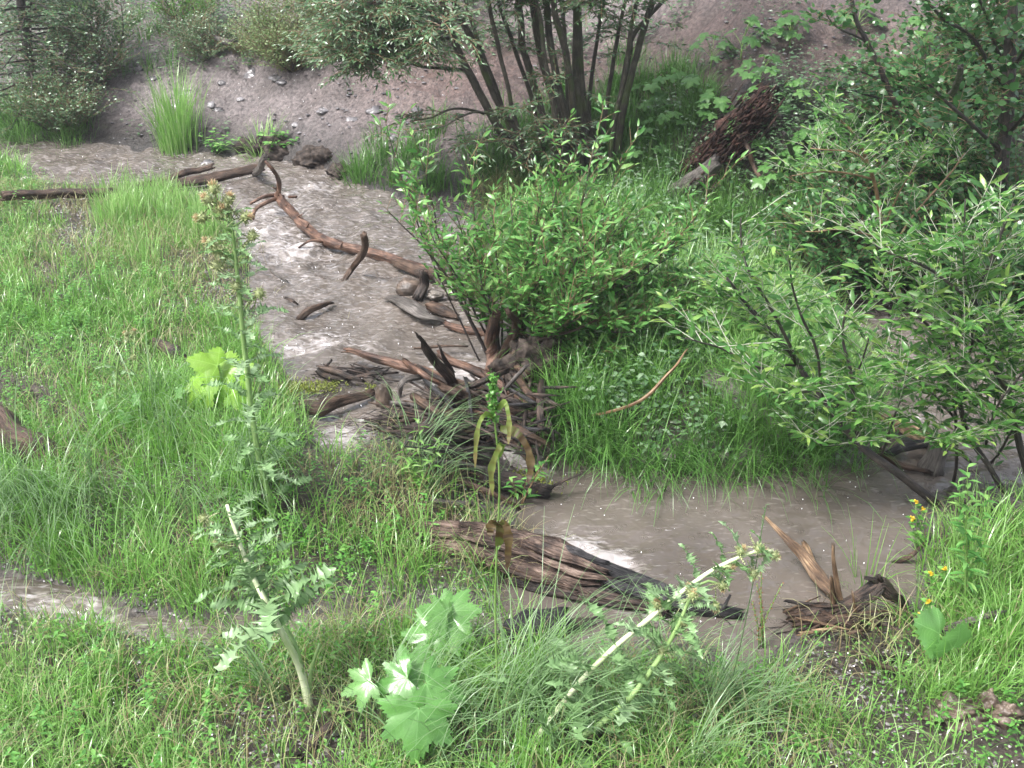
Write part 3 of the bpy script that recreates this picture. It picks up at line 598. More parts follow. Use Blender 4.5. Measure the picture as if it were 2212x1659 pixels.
for k in range(9):
    u0 = random.uniform(1050, 1240); v0 = random.uniform(150, 300)
    stems.append((fs((u0, v0, 0), (u0 + random.uniform(-40, 40), v0 + 10, -.2), (u0 + random.uniform(-70, 70), v0 + random.uniform(-10, 60), -.35)), .005, .002, 6))
for k in range(26):  # willow crown out of view overhead, added to shade what stands below
    a_ = k * 2.4; rd = 1.9 * math.sqrt((k + .5) / 26); p0 = D(random.uniform(960, 1400), -80, Yb); e = np.array([D(1200, 0, Yb)[0] + math.cos(a_) * rd, Yb + .1 + math.sin(a_) * rd * .8, p0[2] + random.uniform(.8, 2.0) - .2 * rd])
    stems.append(([p0, (p0 + e) / 2 + np.array([0, 0, .1]), e], .010, .003, 16))
stems = [(a_[0], a_[1], a_[2], 4 if (len(a_) > 3 and k < 10) else a_[3]) for k, a_ in enumerate(stems)]
shrub('willow_tree', 'tall clump of leaning grey-brown willow trunks on the far bank with narrow grey-green leaves', 'tree', B, stems, 'willow_far_leaf', 'bark', 'twig',
      twigs=14, tl=.42, t0=.5, L=.058, Wd=.0085, spacing=.022, upb=.05, out=1.0, along=.3, up=.5, sub=4, droop=.25, nseg=12, wob=.02, trad=.003)

# ------------------------------------------------------------------ the willow bush on the island
Bb = G(1095, 790, 0); Yb = Bb[1] + .15; Bb = np.array([D(1095, 770, Yb)[0], Yb, gh(D(1095, 770, Yb)[0], Yb)])
stems = []
tips = [(800, 330, -.1), (840, 260, .1), (905, 430, -.3), (965, 340, .1), (1050, 330, -.1), (1095, 300, .3), (1160, 380, -.3), (1230, 255, .1), (1290, 290, .2), (1290, 380, -.2), (1350, 420, .1),
        (1395, 400, .3), (1430, 500, -.2), (1500, 470, .2), (1545, 440, .1), (1480, 600, -.2), (1540, 620, .1), (1190, 480, -.4), (1020, 480, -.4), (1300, 520, -.4), (1120, 560, -.35), (1400, 640, -.3), (980, 560, -.2), (1350, 720, -.25),
        (1240, 600, -.5), (1200, 430, .3), (1010, 420, .25), (1440, 560, .4), (1330, 600, .3), (1590, 520, .2), (1600, 680, .1), (1520, 540, .3), (1240, 330, .2), (1170, 290, 0), (1380, 340, .2), (1450, 390, .1)]
tips = [(1170 + (u - 1170) * .9, v + (125 if v < 420 else 75), dy) for u, v, dy in tips] + [(1400, 820, -.25), (1330, 800, -.35), (1480, 800, -.05), (1250, 790, -.3), (1500, 700, 0), (1440, 780, -.1), (1300, 760, -.2), (1550, 620, .2), (1250, 690, -.45), (1370, 580, -.3)]
for k, (u, v, dy) in enumerate(tips):
    bx = 1095 + (u - 1095) * random.uniform(.10, .28); b0 = D(bx, 775, Yb + random.uniform(-.12, .12)); b0[2] = gh(b0[0], b0[1]) - .02
    tp = D(u, v, Yb + dy); m_ = b0 * .5 + tp * .5; m_[2] += .05 * abs(u - 1095) / 300; m_ = jitter(m_, .03); stems.append(([b0, m_, tp], .007 if k % 3 else .011, .0022, 13 if u < 880 else (15 if u < 990 else 19)))
for u, v, dy in [(830, 250, .1), (1222, 262, .1), (1290, 290, .2), (905, 330, 0), (1345, 330, .2), (1010, 330, .1), (1560, 385, .2)]:
    b0 = D(1095 + (u - 1095) * .2, 775, Yb); b0[2] = gh(b0[0], b0[1]); tp = D(u, v, Yb + dy); stems.append(([b0, b0 * .45 + tp * .55 + [(u - 1095) * .0002, 0, 0], tp], .006, .0018, 9))
shrub('willow_bush', 'broad bright green willow bush growing out of the grassy island in mid-stream', 'bush', Bb, stems, 'willow_leaf', 'bark_dark', 'twig',
      tl=.27, t0=.28, L=.072, Wd=.0105, spacing=.030, prof=OVATE, upb=.6, out=.75, along=.55, up=.75, sub=2, nseg=6, wob=.02)

# ------------------------------------------------------------------ willows hanging over the right channel
Br = G(2020, 1095); Y0 = Br[1]
def rs(*p): return [D(u, v, Y0 + dy) for u, v, dy in p]
st = [(rs((2025, 1090, 0), (1900, 990, .05), (1790, 880, .2), (1700, 760, .35), (1640, 690, .4), (1570, 600, .4)), .021, .006, 60),
      (rs((1855, 950, .1), (1845, 850, .1), (1820, 750, .2), (1830, 660, .2)), .010, .004, 16),
      (rs((1720, 790, .3), (1660, 650, .3), (1610, 560, .3), (1600, 470, .3)), .008, .003, 12),
      (rs((1720, 790, .3), (1640, 790, .2), (1560, 750, .1), (1480, 730, 0)), .006, .003, 12),
      (rs((1780, 870, .2), (1760, 760, .1), (1720, 640, .1), (1700, 540, 0)), .007, .003, 14),
      (rs((1700, 760, .35), (1620, 660, .5), (1540, 640, .5)), .006, .003, 18), (rs((1800, 890, .2), (1850, 800, .2), (1880, 720, .2)), .006, .003, 16), (rs((1760, 840, .2), (1690, 850, 0), (1630, 830, 0)), .006, .003, 14), (rs((1900, 990, .1), (1930, 900, 0), (1960, 830, 0)), .005, .003, 14), (rs((1850, 950, .1), (1780, 960, 0), (1730, 930, 0)), .005, .003, 12)]
st = [(a_, b_, c_, int(d_ * .75)) for a_, b_, c_, d_ in st]
shrub('overhanging_willow', 'slender dark-stemmed willow arching leftwards over the pool from the right bank', 'willow', Br, st, 'willow_right_leaf', 'bark_dark', 'twig_pale',
      tl=.34, t0=.25, L=.074, Wd=.0108, spacing=.027, upb=.3, out=.9, along=.3, up=.6, sub=2, nseg=8, wob=.03)
Br = G(2180, 1090); Y0 = Br[1]
st = [(rs((2185, 1085, 0), (2110, 960, .05), (2060, 830, .1), (2010, 700, .2), (1990, 600, .2)), .014, .004, 26),
      (rs((2230, 1050, 0), (2190, 900, 0), (2140, 780, 0), (2110, 660, .1), (2140, 560, .1), (2190, 440, .1)), .016, .005, 36),
      (rs((2060, 1040, .1), (2065, 880, .1), (2050, 760, .1), (1960, 660, .1), (1900, 600, .1)), .008, .003, 24),
      (rs((2140, 780, 0), (2210, 720, 0), (2290, 650, 0)), .009, .004, 20),
      (rs((2110, 660, .1), (2030, 600, .1), (1950, 560, .1), (1890, 530, 0)), .007, .003, 22),
      (rs((2110, 660, .1), (2080, 560, .1), (2085, 430, .1)), .007, .003, 12),
      (rs((2190, 900, .1), (2120, 860, .1), (2050, 850, .1)), .006, .003, 22), (rs((2140, 1000, .1), (2200, 920, 0), (2280, 880, 0)), .006, .003, 22), (rs((2060, 900, .1), (1990, 830, 0), (1930, 800, 0)), .006, .003, 20), (rs((2130, 960, 0), (2160, 860, -.1), (2230, 780, -.1)), .006, .003, 20), (rs((2060, 830, .1), (2100, 740, 0), (2080, 680, 0)), .006, .003, 20), (rs((2100, 1000, 0), (2040, 960, 0), (1980, 960, -.1)), .005, .003, 14)]
st = [(a_, b_, c_, int(d_ * .95)) for a_, b_, c_, d_ in st]
shrub('bank_willow', 'upright willow with pale new shoots at the right edge in front of the dark channel', 'willow', Br, st, 'willow_right_leaf', 'bark_dark', 'twig_pale',
      tl=.36, t0=.15, L=.076, Wd=.0100, spacing=.028, upb=.35, out=.9, along=.3, up=.6, sub=2, nseg=8, wob=.03)
# a pale shooted willow further back
Br = G(1940, 640); Y0 = Br[1] - .3
st = [(rs((1945, 640, 0), (1915, 520, 0), (1880, 370, 0), (1840, 290, 0), (1810, 250, 0)), .016, .005, 26),
      (rs((1925, 540, 0), (1990, 450, 0), (2060, 370, 0), (2085, 330, 0)), .008, .003, 9), (rs((1890, 390, 0), (1800, 370, -.1), (1710, 380, -.1)), .007, .003, 16),
      (rs((1890, 390, 0), (1850, 330, -.1), (1750, 320, -.1)), .007, .003, 14), (rs((1925, 520, 0), (1830, 500, -.1), (1740, 500, -.1)), .007, .003, 14),
      (rs((1915, 480, 0), (1960, 380, -.1), (2000, 330, -.1)), .006, .003, 12)]
shrub('silvery_willow', 'thin willow with silvery twigs standing behind the channel in front of the dark shrubs', 'willow', Br, st, 'willow_right_leaf', 'twig', 'twig_pale',
      tl=.30, t0=.3, L=.07, Wd=.009, spacing=.03, upb=.4, out=.9, along=.3, up=.6, sub=2, nseg=7, wob=.03)

# ------------------------------------------------------------------ round leaved trees and shrubs on the right slope
def round_shrub(name, label, cat, u, v, tops, dY=0, tw=20, L=.055, trunk=.03, **kw):
    b = G(u, v); Y0 = b[1]; st = []
    for (x1, y1, dy) in tops:
        t = D(x1, y1, Y0 + dy); b0 = b + np.array([(t[0] - b[0]) * .12, dy * .3, 0]); b0[2] = gh(b0[0], b0[1]) - .03
        m = b0 * .5 + t * .5 + rng.normal(0, .05, 3); st.append(([b0, m, t], trunk * random.uniform(.35, .6), .004, tw))
    a = dict(tl=.42, t0=.12, L=L, Wd=L * .34, spacing=L * .75, prof=ROUND, upb=.25, out=1.0, along=.4, up=.45, sub=2, nseg=6, fold=.12, curl=.25, wob=.03); a.update(kw)
    return shrub(name, label, cat, b, st, 'round_leaf', 'bark_dark', 'twig', **a)
b = G(2165, 560); Y0 = b[1]
st = [(rs((2165, 560, 0), (2160, 400, 0), (2172, 250, 0), (2185, 100, 0), (2180, -80, 0)), .045, .03, 36), (rs((2180, 200, 0), (2100, 90, -.2), (2030, 30, -.3), (1960, -40, -.3)), .012, .005, 30),
      (rs((2175, 160, 0), (2250, 60, -.2), (2330, -40, -.3)), .012, .005, 20), (rs((2165, 330, 0), (2080, 250, -.3), (2000, 180, -.4), (1960, 130, -.4)), .012, .004, 26), (rs((2170, 300, 0), (2230, 230, -.3), (2290, 160, -.3)), .012, .005, 20),
      (rs((2160, 120, 0), (2120, 10, -.3), (2080, -80, -.3)), .010, .004, 20)]
top = D(2180, -80, Y0)  # rest of the aspen crown, above the view, added to shade the right side
st.append(([top, top + np.array([-.05, 0, .9]), top + np.array([-.1, 0, 2.4])], .03, .010, 10))
for k in range(12):
    a_ = k * 2.4; rd = 2.0 * math.sqrt((k + .5) / 12); zz = 1.0 + 1.6 * random.random(); p0 = top + np.array([-.03, 0, .1 + .6 * zz * random.random()]); e = top + np.array([-.45 + math.cos(a_) * rd, -.25 + math.sin(a_) * rd * .85, zz - .25 * rd])
    st.append(([p0, (p0 + e) / 2 + np.array([0, 0, .15]), e], .014, .004, 26))
shrub('aspen_tree', 'dark-trunked aspen with round wet leaves at the top right edge', 'tree', b, st, 'round_leaf', 'bark_dark', 'twig', tl=.42, t0=.15, L=.055, Wd=.022, spacing=.045,
      prof=ROUND, upb=.1, out=1.0, along=.35, up=.35, sub=2, nseg=10, fold=.12, curl=.2, droop=.1)
b = G(1985, 380); Y0 = b[1]
st = [(rs((1990, 400, 0), (1955, 280, 0), (1915, 180, 0), (1870, 90, 0), (1845, 20, 0), (1830, -90, 0)), .020, .012, 16), (rs((1930, 215, 0), (1860, 205, -.1), (1800, 190, -.2)), .008, .003, 14),
      (rs((1870, 90, 0), (1810, 60, -.1), (1780, 20, -.1)), .008, .003, 12), (rs((1915, 180, 0), (1850, 150, -.1), (1790, 150, -.2)), .007, .003, 12)]
shrub('leaning_sapling', 'thin bare-stemmed sapling leaning left up the dark soil slope', 'tree', b, st, 'round_leaf', 'bark_dark', 'twig', tl=.3, t0=.4, L=.05, Wd=.017, spacing=.04, prof=ROUND, upb=.1, out=1, along=.3, up=.4, sub=1, nseg=8, fold=.12)
SH = [('wide dark green round-leaved shrub beside the channel under the silvery willow', 2000, 630, [(1900, 480, 0), (1850, 540, -.2), (1960, 430, 0), (2040, 440, .1), (1990, 520, -.4), (2080, 500, -.3), (2100, 590, -.5), (1920, 590, -.3)], 20),
      ('dense dark round-leaved shrub filling the right edge below the aspen', 2170, 640, [(2120, 420, .1), (2200, 380, .1), (2260, 450, 0), (2150, 520, -.4), (2220, 560, -.5), (2300, 520, -.2), (2190, 470, -.2)], 22),
      ('low dark shrub behind the silvery willow at the foot of the slope', 1850, 520, [(1780, 400, 0), (1830, 380, .1), (1890, 400, .1), (1760, 470, -.3), (1840, 470, -.4), (1900, 480, -.2)], 14),
      ('bushy green shrub midway up the right slope beside the aspen trunk', 2080, 420, [(2010, 270, 0), (2060, 230, .1), (2120, 260, .1), (2010, 360, -.3), (2090, 340, -.3), (1960, 340, 0)], 16),
      ('leafy shrub high on the right slope under the aspen branches', 2100, 250, [(1980, 80, 0), (2040, 50, .1), (2110, 70, .1), (2000, 160, -.3), (2080, 160, -.3), (2160, 130, 0)], 14)]
SH += [('dark round-leaved thicket at the right edge above the pool channel', 2150, 600, [(2050, 470, 0), (2100, 540, -.3), (2160, 440, .1), (2200, 560, -.4), (2130, 600, -.5), (2040, 560, -.3)], 22),
      ('dark round-leaved shrub overhanging the undercut bank', 1800, 600, [(1720, 500, 0), (1770, 460, .1), (1830, 500, 0), (1860, 580, -.3), (1790, 560, -.3)], 14),
      ('round-leaved shrub in the top right corner', 2150, 150, [(2050, -20, 0), (2110, -60, .1), (2180, -30, 0), (2080, 60, -.3), (2160, 70, -.3), (2230, 40, 0)], 18),
      ('round-leaved shrub directly under the leaning sapling', 1960, 300, [(1890, 190, 0), (1940, 160, 0), (1990, 200, 0), (1920, 260, -.3), (1980, 270, -.3)], 12)]
for lb, u, v, tops, tw in SH: round_shrub('dark_shrub', lb, 'shrub', u, v, tops, tw=int(tw * 2.1), group='round-leaved shrubs on the right slope')

# ------------------------------------------------------------------ background shrubs upper left
b = G(75, 225); Y0 = b[1]
st = [(rs((75, 235, 0), (62, 120, 0), (45, 10, 0), (40, -110, 0)), .055, .035, 0)]
brs = []
for k in range(58):
    f = k / 57; v0 = -90 + 300 * f; az = k * 2.4; ln = .25 + .75 * f if f < .7 else 1.0 - .5 * (f - .7); P0 = D(62 + 10 * f, v0, Y0); e = P0 + np.array([math.cos(az) * ln, math.sin(az) * ln, -.12 * ln])
    brs.append(([P0, (P0 + e) / 2 + np.array([0, 0, .03]), e], .010, .003, 8))
shrub('spruce_tree', 'young dark evergreen with a straight trunk at the top left edge', 'tree', b, [(st[0][0], .05, .03, 10)] + brs,
      'needle', 'bark_dark', 'twig', tl=.36, t0=.15, L=.042, Wd=.008, spacing=.020, prof=SIMPLE, upb=-.1, out=1.0, along=.5, up=.3, sub=2, nseg=6, droop=.1, fold=0, curl=.1)
PS = [('blue-green sapling with two dark stems beside the spruce', 'willow_far_leaf', 240, 140, [(150, -20, 0), (215, 20, 0), (180, 60, -.2), (260, 0, 0), (130, 70, -.2)], .05),
      ('rounded pale green shrub high on the slope, left of the willow clump', 'pale_shrub_leaf', 600, 125, [(520, 50, 0), (560, 10, 0), (600, 30, -.1), (640, 10, 0), (690, 50, -.1), (580, 80, -.3), (650, 80, -.3)], .035),
      ('pale shrub at the top edge above the red-brown soil', 'pale_shrub_leaf', 720, 70, [(650, -40, 0), (700, -60, 0), (750, -30, 0), (790, 10, -.1), (700, 30, -.2), (830, -20, 0)], .035),
      ('loose green shrub on the skyline above the mud path', 'forb', 400, 60, [(330, -40, 0), (380, -60, 0), (440, -50, 0), (350, 20, -.2), (430, 15, -.2)], .03),
      ('low pale green shrub spreading below the rounded one on the slope', 'pale_shrub_leaf', 640, 150, [(560, 110, 0), (600, 90, 0), (650, 100, 0), (700, 100, 0), (670, 130, -.2), (590, 130, -.2)], .032),
      ('green sapling foliage in the top left corner right of the evergreen', 'willow_far_leaf', 190, 190, [(130, 120, 0), (170, 80, .1), (220, 100, 0), (240, 130, 0), (150, 150, -.2)], .045),
      ('leafy green shrub on the waterline below the evergreen', 'willow_far_leaf', 150, 290, [(60, 220, 0), (110, 200, .1), (160, 215, .1), (190, 240, 0), (130, 250, -.2), (30, 240, -.1)], .045),
      ('pale leafy shrub at the top edge between rounded shrub and willow clump', 'pale_shrub_leaf', 860, 60, [(800, -50, 0), (860, -70, 0), (920, -40, 0), (880, 10, -.2), (810, 10, -.2)], .035),
      ('small dull green shrub at the rim of the grey mud slope', 'willow_far_leaf', 430, 130, [(380, 70, 0), (420, 60, 0), (470, 70, 0), (440, 100, -.2)], .03)]
for lb, mt, u, v, tops, L in PS:
    b = G(u, v); Y0 = b[1]; st = []
    for x1, y1, dy in tops:
        t = D(x1, y1, Y0 + dy); b0 = b + np.array([(t[0] - b[0]) * .2, 0, -.03]); st.append(([b0, b0 * .5 + t * .5 + rng.normal(0, .05, 3), t], .010, .004, 30))
    shrub('slope_shrub', lb, 'shrub', b, st, mt, 'bark_dark', 'twig', tl=.45, t0=.12, L=L, Wd=L * .24, spacing=L * .8, prof=SIMPLE, upb=.35, out=1, along=.4, up=.5, sub=3, nseg=6)

# ------------------------------------------------------------------ thimbleberry plants on the right slope
def maple_plant(lb, u, v, hpx, n=9, size=.075, spread=.16, name='thimbleberry_plant'):
    b = G(u, v); H_ = (D(u, v - hpx, b[1])[2] - b[2]); root = thing(name, b, lb, 'plant', 'broad-leaved plants on the slope'); sm = MB(); lm = MB()
    for k in range(n):
        az = random.uniform(0, 6.283); hh = H_ * (0.35 + .65 * (k + 1) / n); rd = spread * (1.15 - .6 * k / n) * random.uniform(.5, 1.2)
        c = b + np.array([math.cos(az) * rd, math.sin(az) * rd, hh]); s0 = b + np.array([math.cos(az) * .01, math.sin(az) * .01, hh * .55])
        tube(sm, [b, s0, c], [.004, .002], nseg=5, step=.06, lump=0, cap=False)
        out_ = np.array([math.cos(az), math.sin(az), -.25]); nn = np.array([math.cos(az) * .35, math.sin(az) * .35 - .25, 1.]) + rng.normal(0, .15, 3)
        palm(lm, c, out_, nn, size * random.uniform(.8, 1.25), 5, .42, .05, .35, random.random())
    sm.build('stems', M['green_stem'], root); lm.build('leaves', M['maple_leaf'], root); return root
MP = [('broad-leaved plant standing alone on the bare soil, leftmost of the upper three', 1535, 150, 75, 8), ('tall maple-leaved plant against the bare soil, second of the upper three', 1600, 130, 95, 11),
      ('wide maple-leaved plant at the rim of the soil bank, third of the upper three', 1705, 105, 80, 13), ('maple-leaved plant at the left foot of the bare soil, beside the willow trunks', 1440, 210, 60, 10),
      ('maple-leaved plant above the grass between willow clump and red stump', 1500, 235, 75, 12), ('low maple-leaved plant left of the red rotten stump', 1545, 270, 70, 12),
      ('maple-leaved plant growing directly above the red stump', 1740, 235, 70, 8), ('maple-leaved plant at the right side of the red stump', 1730, 400, 110, 12),
      ('low maple-leaved plant in front of the red stump', 1760, 340, 80, 10), ('broad-leaved plant right of the leaning sapling, high on the slope', 1900, 240, 75, 11),
      ('broad-leaved plant at the top edge of the slope, above the leaning sapling', 1850, 75, 70, 10), ('broad-leaved plant in the dark soil hollow beside the leaning sapling', 1960, 200, 60, 10),
      ('broad-leaved plant under the leaning sapling', 1880, 330, 70, 10), ('bright maple-leaved plant behind the forked willow trunk', 1400, 250, 70, 10)]
MP += [('broad-leaved plant below the upper rim plants, left of the red stump top', 1640, 190, 70, 10), ('broad-leaved plant in the middle of the grassy slope behind the forked trunk', 1440, 300, 70, 12), ('low broad-leaved plant at the foot of the slope between willow trunks and grey log', 1400, 370, 70, 11),
       ('broad-leaved plant overlapping the lower end of the red stump', 1680, 420, 80, 12), ('broad-leaved plant at the right slope just left of the aspen trunk', 2060, 330, 80, 12), ('broad-leaved plant on the dark soil between red stump and leaning sapling', 1800, 300, 80, 12), ('broad-leaved plant high at the top right under the aspen', 2000, 110, 80, 12)]
MP += [('small broad-leaved plant growing over the middle of the red stump', 1610, 320, 60, 8), ('small broad-leaved plant on top of the red stump, left of the one directly above it', 1660, 240, 50, 7)]
for a in MP: maple_plant(*a)
# ------------------------------------------------------------------ thistles, cow parsnip, dock
def flower_head(root, c, size, axis_, flower=True):
    mb = MB(); n = 90; d = nrm(rng.normal(0, 1, (n, 3))); a = nrm(np.asarray(axis_, float)); d = nrm(d + a * .25)
    th = np.linspace(0, math.pi, 7); V = []; f = []
    ref = nrm(np.cross(a, [0.3, .8, .1])); rf2 = np.cross(a, ref)
    for i, t in enumerate(th):
        for j in range(8):
            p = j * math.pi / 4; V.append(c + a * (-math.cos(t) * size * .62) + (ref * math.cos(p) + rf2 * math.sin(p)) * math.sin(t) * size * .55)
    for i in range(6):
        for j in range(8): f.append((i * 8 + j, i * 8 + (j + 1) % 8, i * 8 + 8 + (j + 1) % 8, i * 8 + 8 + j))
    mb.add(np.array(V), f, None, None, .2); leaves(mb, c + d * size * .42, d, rng.normal(0, 1, (n, 3)), size * rng.uniform(.35, .75, n), size * .07, SIMPLE, fold=.1, curl=.1)
    k = 5; dd = nrm(-a + rng.normal(0, .8, (k, 3))); leaves(mb, c - a * size * .5, dd, rng.normal(0, 1, (k, 3)) + [0, 0, 1], size * 2.2, size * .28, THIS(5), fold=.2, curl=.3)
    h = mb.build('flower_head', M['thistle_head'], root)
    if flower:
        m2 = MB(); n = 60; d = nrm(a * 1.0 + rng.normal(0, .38, (n, 3))); leaves(m2, c + a * size * .35 + rng.normal(0, size * .1, (n, 3)), d, rng.normal(0, 1, (n, 3)), size * rng.uniform(.5, .95, n), size * .05, SIMPLE)
        o = m2.build('flower_tuft', M['thistle_flower']); o.parent = h; o.location = np.array(o.location) - parent_world(h)
def thistle(lb, path, r, nleaf, LL, heads, stemmat='thistle_stem', leafmat='thistle_leaf', f0=.06, f1=.97, wid=.2, up=.3, down=0, branches=()):
    root = thing('thistle', path[0], lb, 'thistle'); mb = MB(); C = tube(mb, path, r, nseg=10, step=.03, lump=.05, ridge=.14, rfreq=3, wob=.01, seed=nleaf)
    mb.build('stem', M[stemmat], root); n = len(C); T = nrm(np.gradient(C, axis=0))
    for bp, br in branches: m2 = MB(); tube(m2, bp, br, nseg=7, step=.03, lump=.05, ridge=.1); m2.build('branch', M['thistle_stem'], root)
    for k in range(nleaf):
        f = f0 + (f1 - f0) * (k + random.random() * .6) / nleaf; q = min(n - 1, int(f * (n - 1))); az = k * 2.4 + random.uniform(-.5, .5)
        A = nrm(np.cross(T[q], [.2, .9, .1])); Bq = np.cross(A, T[q]); o_ = A * math.cos(az) + Bq * math.sin(az)
        d = nrm(o_ + T[q] * .45 + np.array([0, 0, up - down])); ln = LL * (1.15 - .75 * f) * random.uniform(.75, 1.2); m2 = MB()
        leaves(m2, C[q] + o_ * r[0] * .4, d, T[q] * .8 + np.array([0, 0, .8]) + rng.normal(0, .2, 3), ln, ln * wid, THIS(11), fold=.35, curl=random.uniform(.3, .7), wave=.25)
        m2.build('leaf', M[leafmat], root)
    for (c, s, a, fl) in heads: flower_head(root, c, s, a, fl)
    return root
b = G(592, 1130); Y0 = b[1]; path = rs((592, 1125, 0), (566, 1010, 0), (545, 880, 0), (530, 760, 0), (515, 630, 0), (503, 520, 0), (492, 440, 0))
hd = [(450, 432, 1, (-.8, 0, .8)), (437, 470, 1, (-1, -.2, .1)), (462, 408, 1, (-.1, 0, 1)), (495, 432, 1, (.2, 0, 1)), (478, 452, 1, (.2, -.5, .5)), (530, 468, 1, (.9, -.3, .3)), (545, 510, 0, (.8, 0, .6)), (455, 523, 1, (-.8, -.2, .5)), (467, 540, 0, (-.7, 0, .6)), (512, 620, 0, (0, -.3, 1)), (470, 575, 0, (-.8, 0, .6)), (560, 635, 0, (.8, 0, .6))]
br = [(rs((500, 500, 0), (470, 480, -.02), (450, 440, -.03)), [.006, .003]), (rs((496, 470, 0), (468, 440, 0), (462, 412, 0)), [.005, .003]), (rs((500, 490, 0), (520, 480, 0), (530, 470, 0)), [.005, .003]), (rs((508, 560, 0), (480, 545, 0), (458, 525, -.02)), [.006, .003]), (rs((505, 545, 0), (530, 530, 0), (545, 512, 0)), [.005, .003]), (rs((515, 640, 0), (545, 650, 0), (558, 637, 0)), [.005, .003])]
thistle('tall upright spiny thistle with pale tan flower heads at the creek edge', path, [.012, .010, .004], 50, .19, [(D(u, v, Y0 - .01), .030, a, f) for u, v, f, a in hd], branches=br, wid=.22)
# second small thistle further left
b = G(262, 900); Y0 = b[1]; path = rs((250, 900, 0), (252, 830, 0), (262, 770, 0), (285, 722, 0))
thistle('short thistle with woolly buds standing in the left meadow grass', path, [.006, .005, .003], 10, .12, [(D(288, 718, Y0), .02, (.5, 0, 1), True), (D(272, 722, Y0), .018, (-.6, 0, 1), True), (D(288, 772, Y0), .018, (.7, 0, .6), False)])
# snapped thistle lying towards the left
b = G(670, 1540); Y0 = b[1]; yy = Y0 + .16
dY = lambda v: Y0 + (yy - Y0) * np.clip((1540 - v) / 360, 0, 1.2)
pth = [D(670, 1535, dY(1530)), D(648, 1450, dY(1450) - .03), D(612, 1370, dY(1370) - .1), D(575, 1300, dY(1300) - .14), D(545, 1240, dY(1240) - .12), D(518, 1170, dY(1170) - .1), D(490, 1090, dY(1100) - .08)]
thistle('fallen pale-stalked thistle with big jagged leaves lying in the left foreground', pth, [.013, .009, .005], 26, .26, [(D(470, 1175, yy - .05), .02, (-1, 0, .3), False), (D(440, 1120, yy), .02, (-1, 0, .3), False)], 'pale_stem', wid=.26, up=.45, f0=.34,
        branches=[([D(660, 1510, dY(1500)), D(640, 1400, dY(1400) - .05), D(590, 1330, dY(1330)), D(525, 1300, dY(1300))], [.010, .005]), ([D(668, 1520, dY(1520)), D(672, 1450, dY(1450)), D(690, 1390, dY(1400))], [.009, .004])])
# thistle bent over to the right
b = G(1150, 1610); Y0 = b[1] + .02; dY = lambda u: Y0 + .0003 * (u - 1150)
pr = lambda pts: [D(u, v, dY(u)) for u, v in pts]
hs_ = [(1640, 1185, (1, 0, -.4)), (1628, 1240, (.2, 0, -1)), (1560, 1265, (.3, 0, -1)), (1545, 1310, (.2, 0, -1)), (1490, 1272, (-.3, 0, 1)), (1672, 1200, (1, 0, -.5)), (1600, 1190, (.4, 0, .8)), (1420, 1305, (-.2, 0, 1)), (1575, 1225, (.6, -.5, .5))]
thistle('pale-stalked thistle slanting up to the right over the brown pool edge', pr([(1150, 1605), (1215, 1520), (1310, 1415), (1420, 1325), (1530, 1245), (1620, 1195), (1668, 1190)]), [.009, .008, .004], 26, .18,
        [(D(u, v, dY(u)), .021, a, True) for u, v, a in hs_], 'pale_stem', wid=.26, up=.35, f0=.12, branches=[(pr([(1470, 1300), (1530, 1290), (1550, 1305)]), [.005, .003]), (pr([(1560, 1225), (1600, 1220), (1625, 1240)]), [.005, .003]), (pr([(1500, 1270), (1530, 1255), (1560, 1265)]), [.005, .003])])
dY = lambda u: Y0 - .08 + .0003 * (u - 1150)
thistle('green thistle stalk bent low under the slanting pale one', pr([(1160, 1625), (1260, 1590), (1350, 1520), (1420, 1430), (1470, 1350), (1495, 1285)]), [.011, .009, .004], 26, .19,
        [(D(1478, 1345, dY(1478)), .02, (-.5, 0, .7), False), (D(1430, 1405, dY(1430)), .018, (-.8, 0, .4), False), (D(1496, 1285, dY(1495)), .02, (.3, 0, 1), True)], wid=.27, up=.35)
# cow parsnip
def parsnip(lb, u, v, lv, mat='big_leaf'):
    b = G(u, v); root = thing('cow_parsnip', b, lb, 'plant', 'large-leaved plants in the meadow')
    for (x, y, dy, size, du, dv, lobes, deep) in lv:
        c = D(x, y, b[1] + dy); mb = MB(); tube(mb, [b, b * .45 + c * .55 + np.array([0, 0, -.02]), c], [.006, .003], nseg=6, step=.03, lump=0); st = mb.build('stalk', M['green_stem'], root)
        m2 = MB(); e = D(x + du, y + dv, b[1] + dy - .05 * abs(dv) / 60); dr_ = nrm(e - c); palm(m2, c, dr_, np.array([0.1, -.55, 1]) + rng.normal(0, .1, 3), size, lobes, deep, .07, .22, random.random(), span=120, cup=.16)
        m2.build('leaf', M[mat], root)
    return root
parsnip('large-leaved plant at the bottom with one big lobed leaf spread towards the viewer', 905, 1600, [(905, 1530, -.12, .15, -5, 60, 5, .34), (880, 1465, .02, .12, -70, 20, 5, .45), (870, 1450, .08, .12, 60, -5, 5, .42), (800, 1470, .0, .10, -60, 25, 5, .45), (920, 1475, 0, .12, 60, 20, 5, .42)])
parsnip('pale green large-leaved plant in front of the rotten log, its leaflets in a cross', 960, 1430, [(950, 1370, -.03, .13, -70, -5, 5, .35), (955, 1365, -.03, .11, 65, 5, 5, .35), (950, 1385, -.05, .075, 5, 35, 3, .3), (965, 1330, 0, .10, -50, -25, 5, .35), (965, 1320, .05, .12, 80, -8, 5, .35)])
parsnip('yellow-green large-leaved plant left of the tall thistle', 470, 900, [(470, 790, 0, .13, -60, -20, 3, .35), (480, 800, .05, .13, 50, -15, 3, .35), (460, 815, -.05, .14, -60, 15, 5, .35), (490, 830, -.05, .14, 30, 45, 5, .35), (440, 840, -.1, .12, -30, 30, 3, .35), (500, 850, -.08, .10, 45, 10, 5, .3)], 'yellow_leaf')
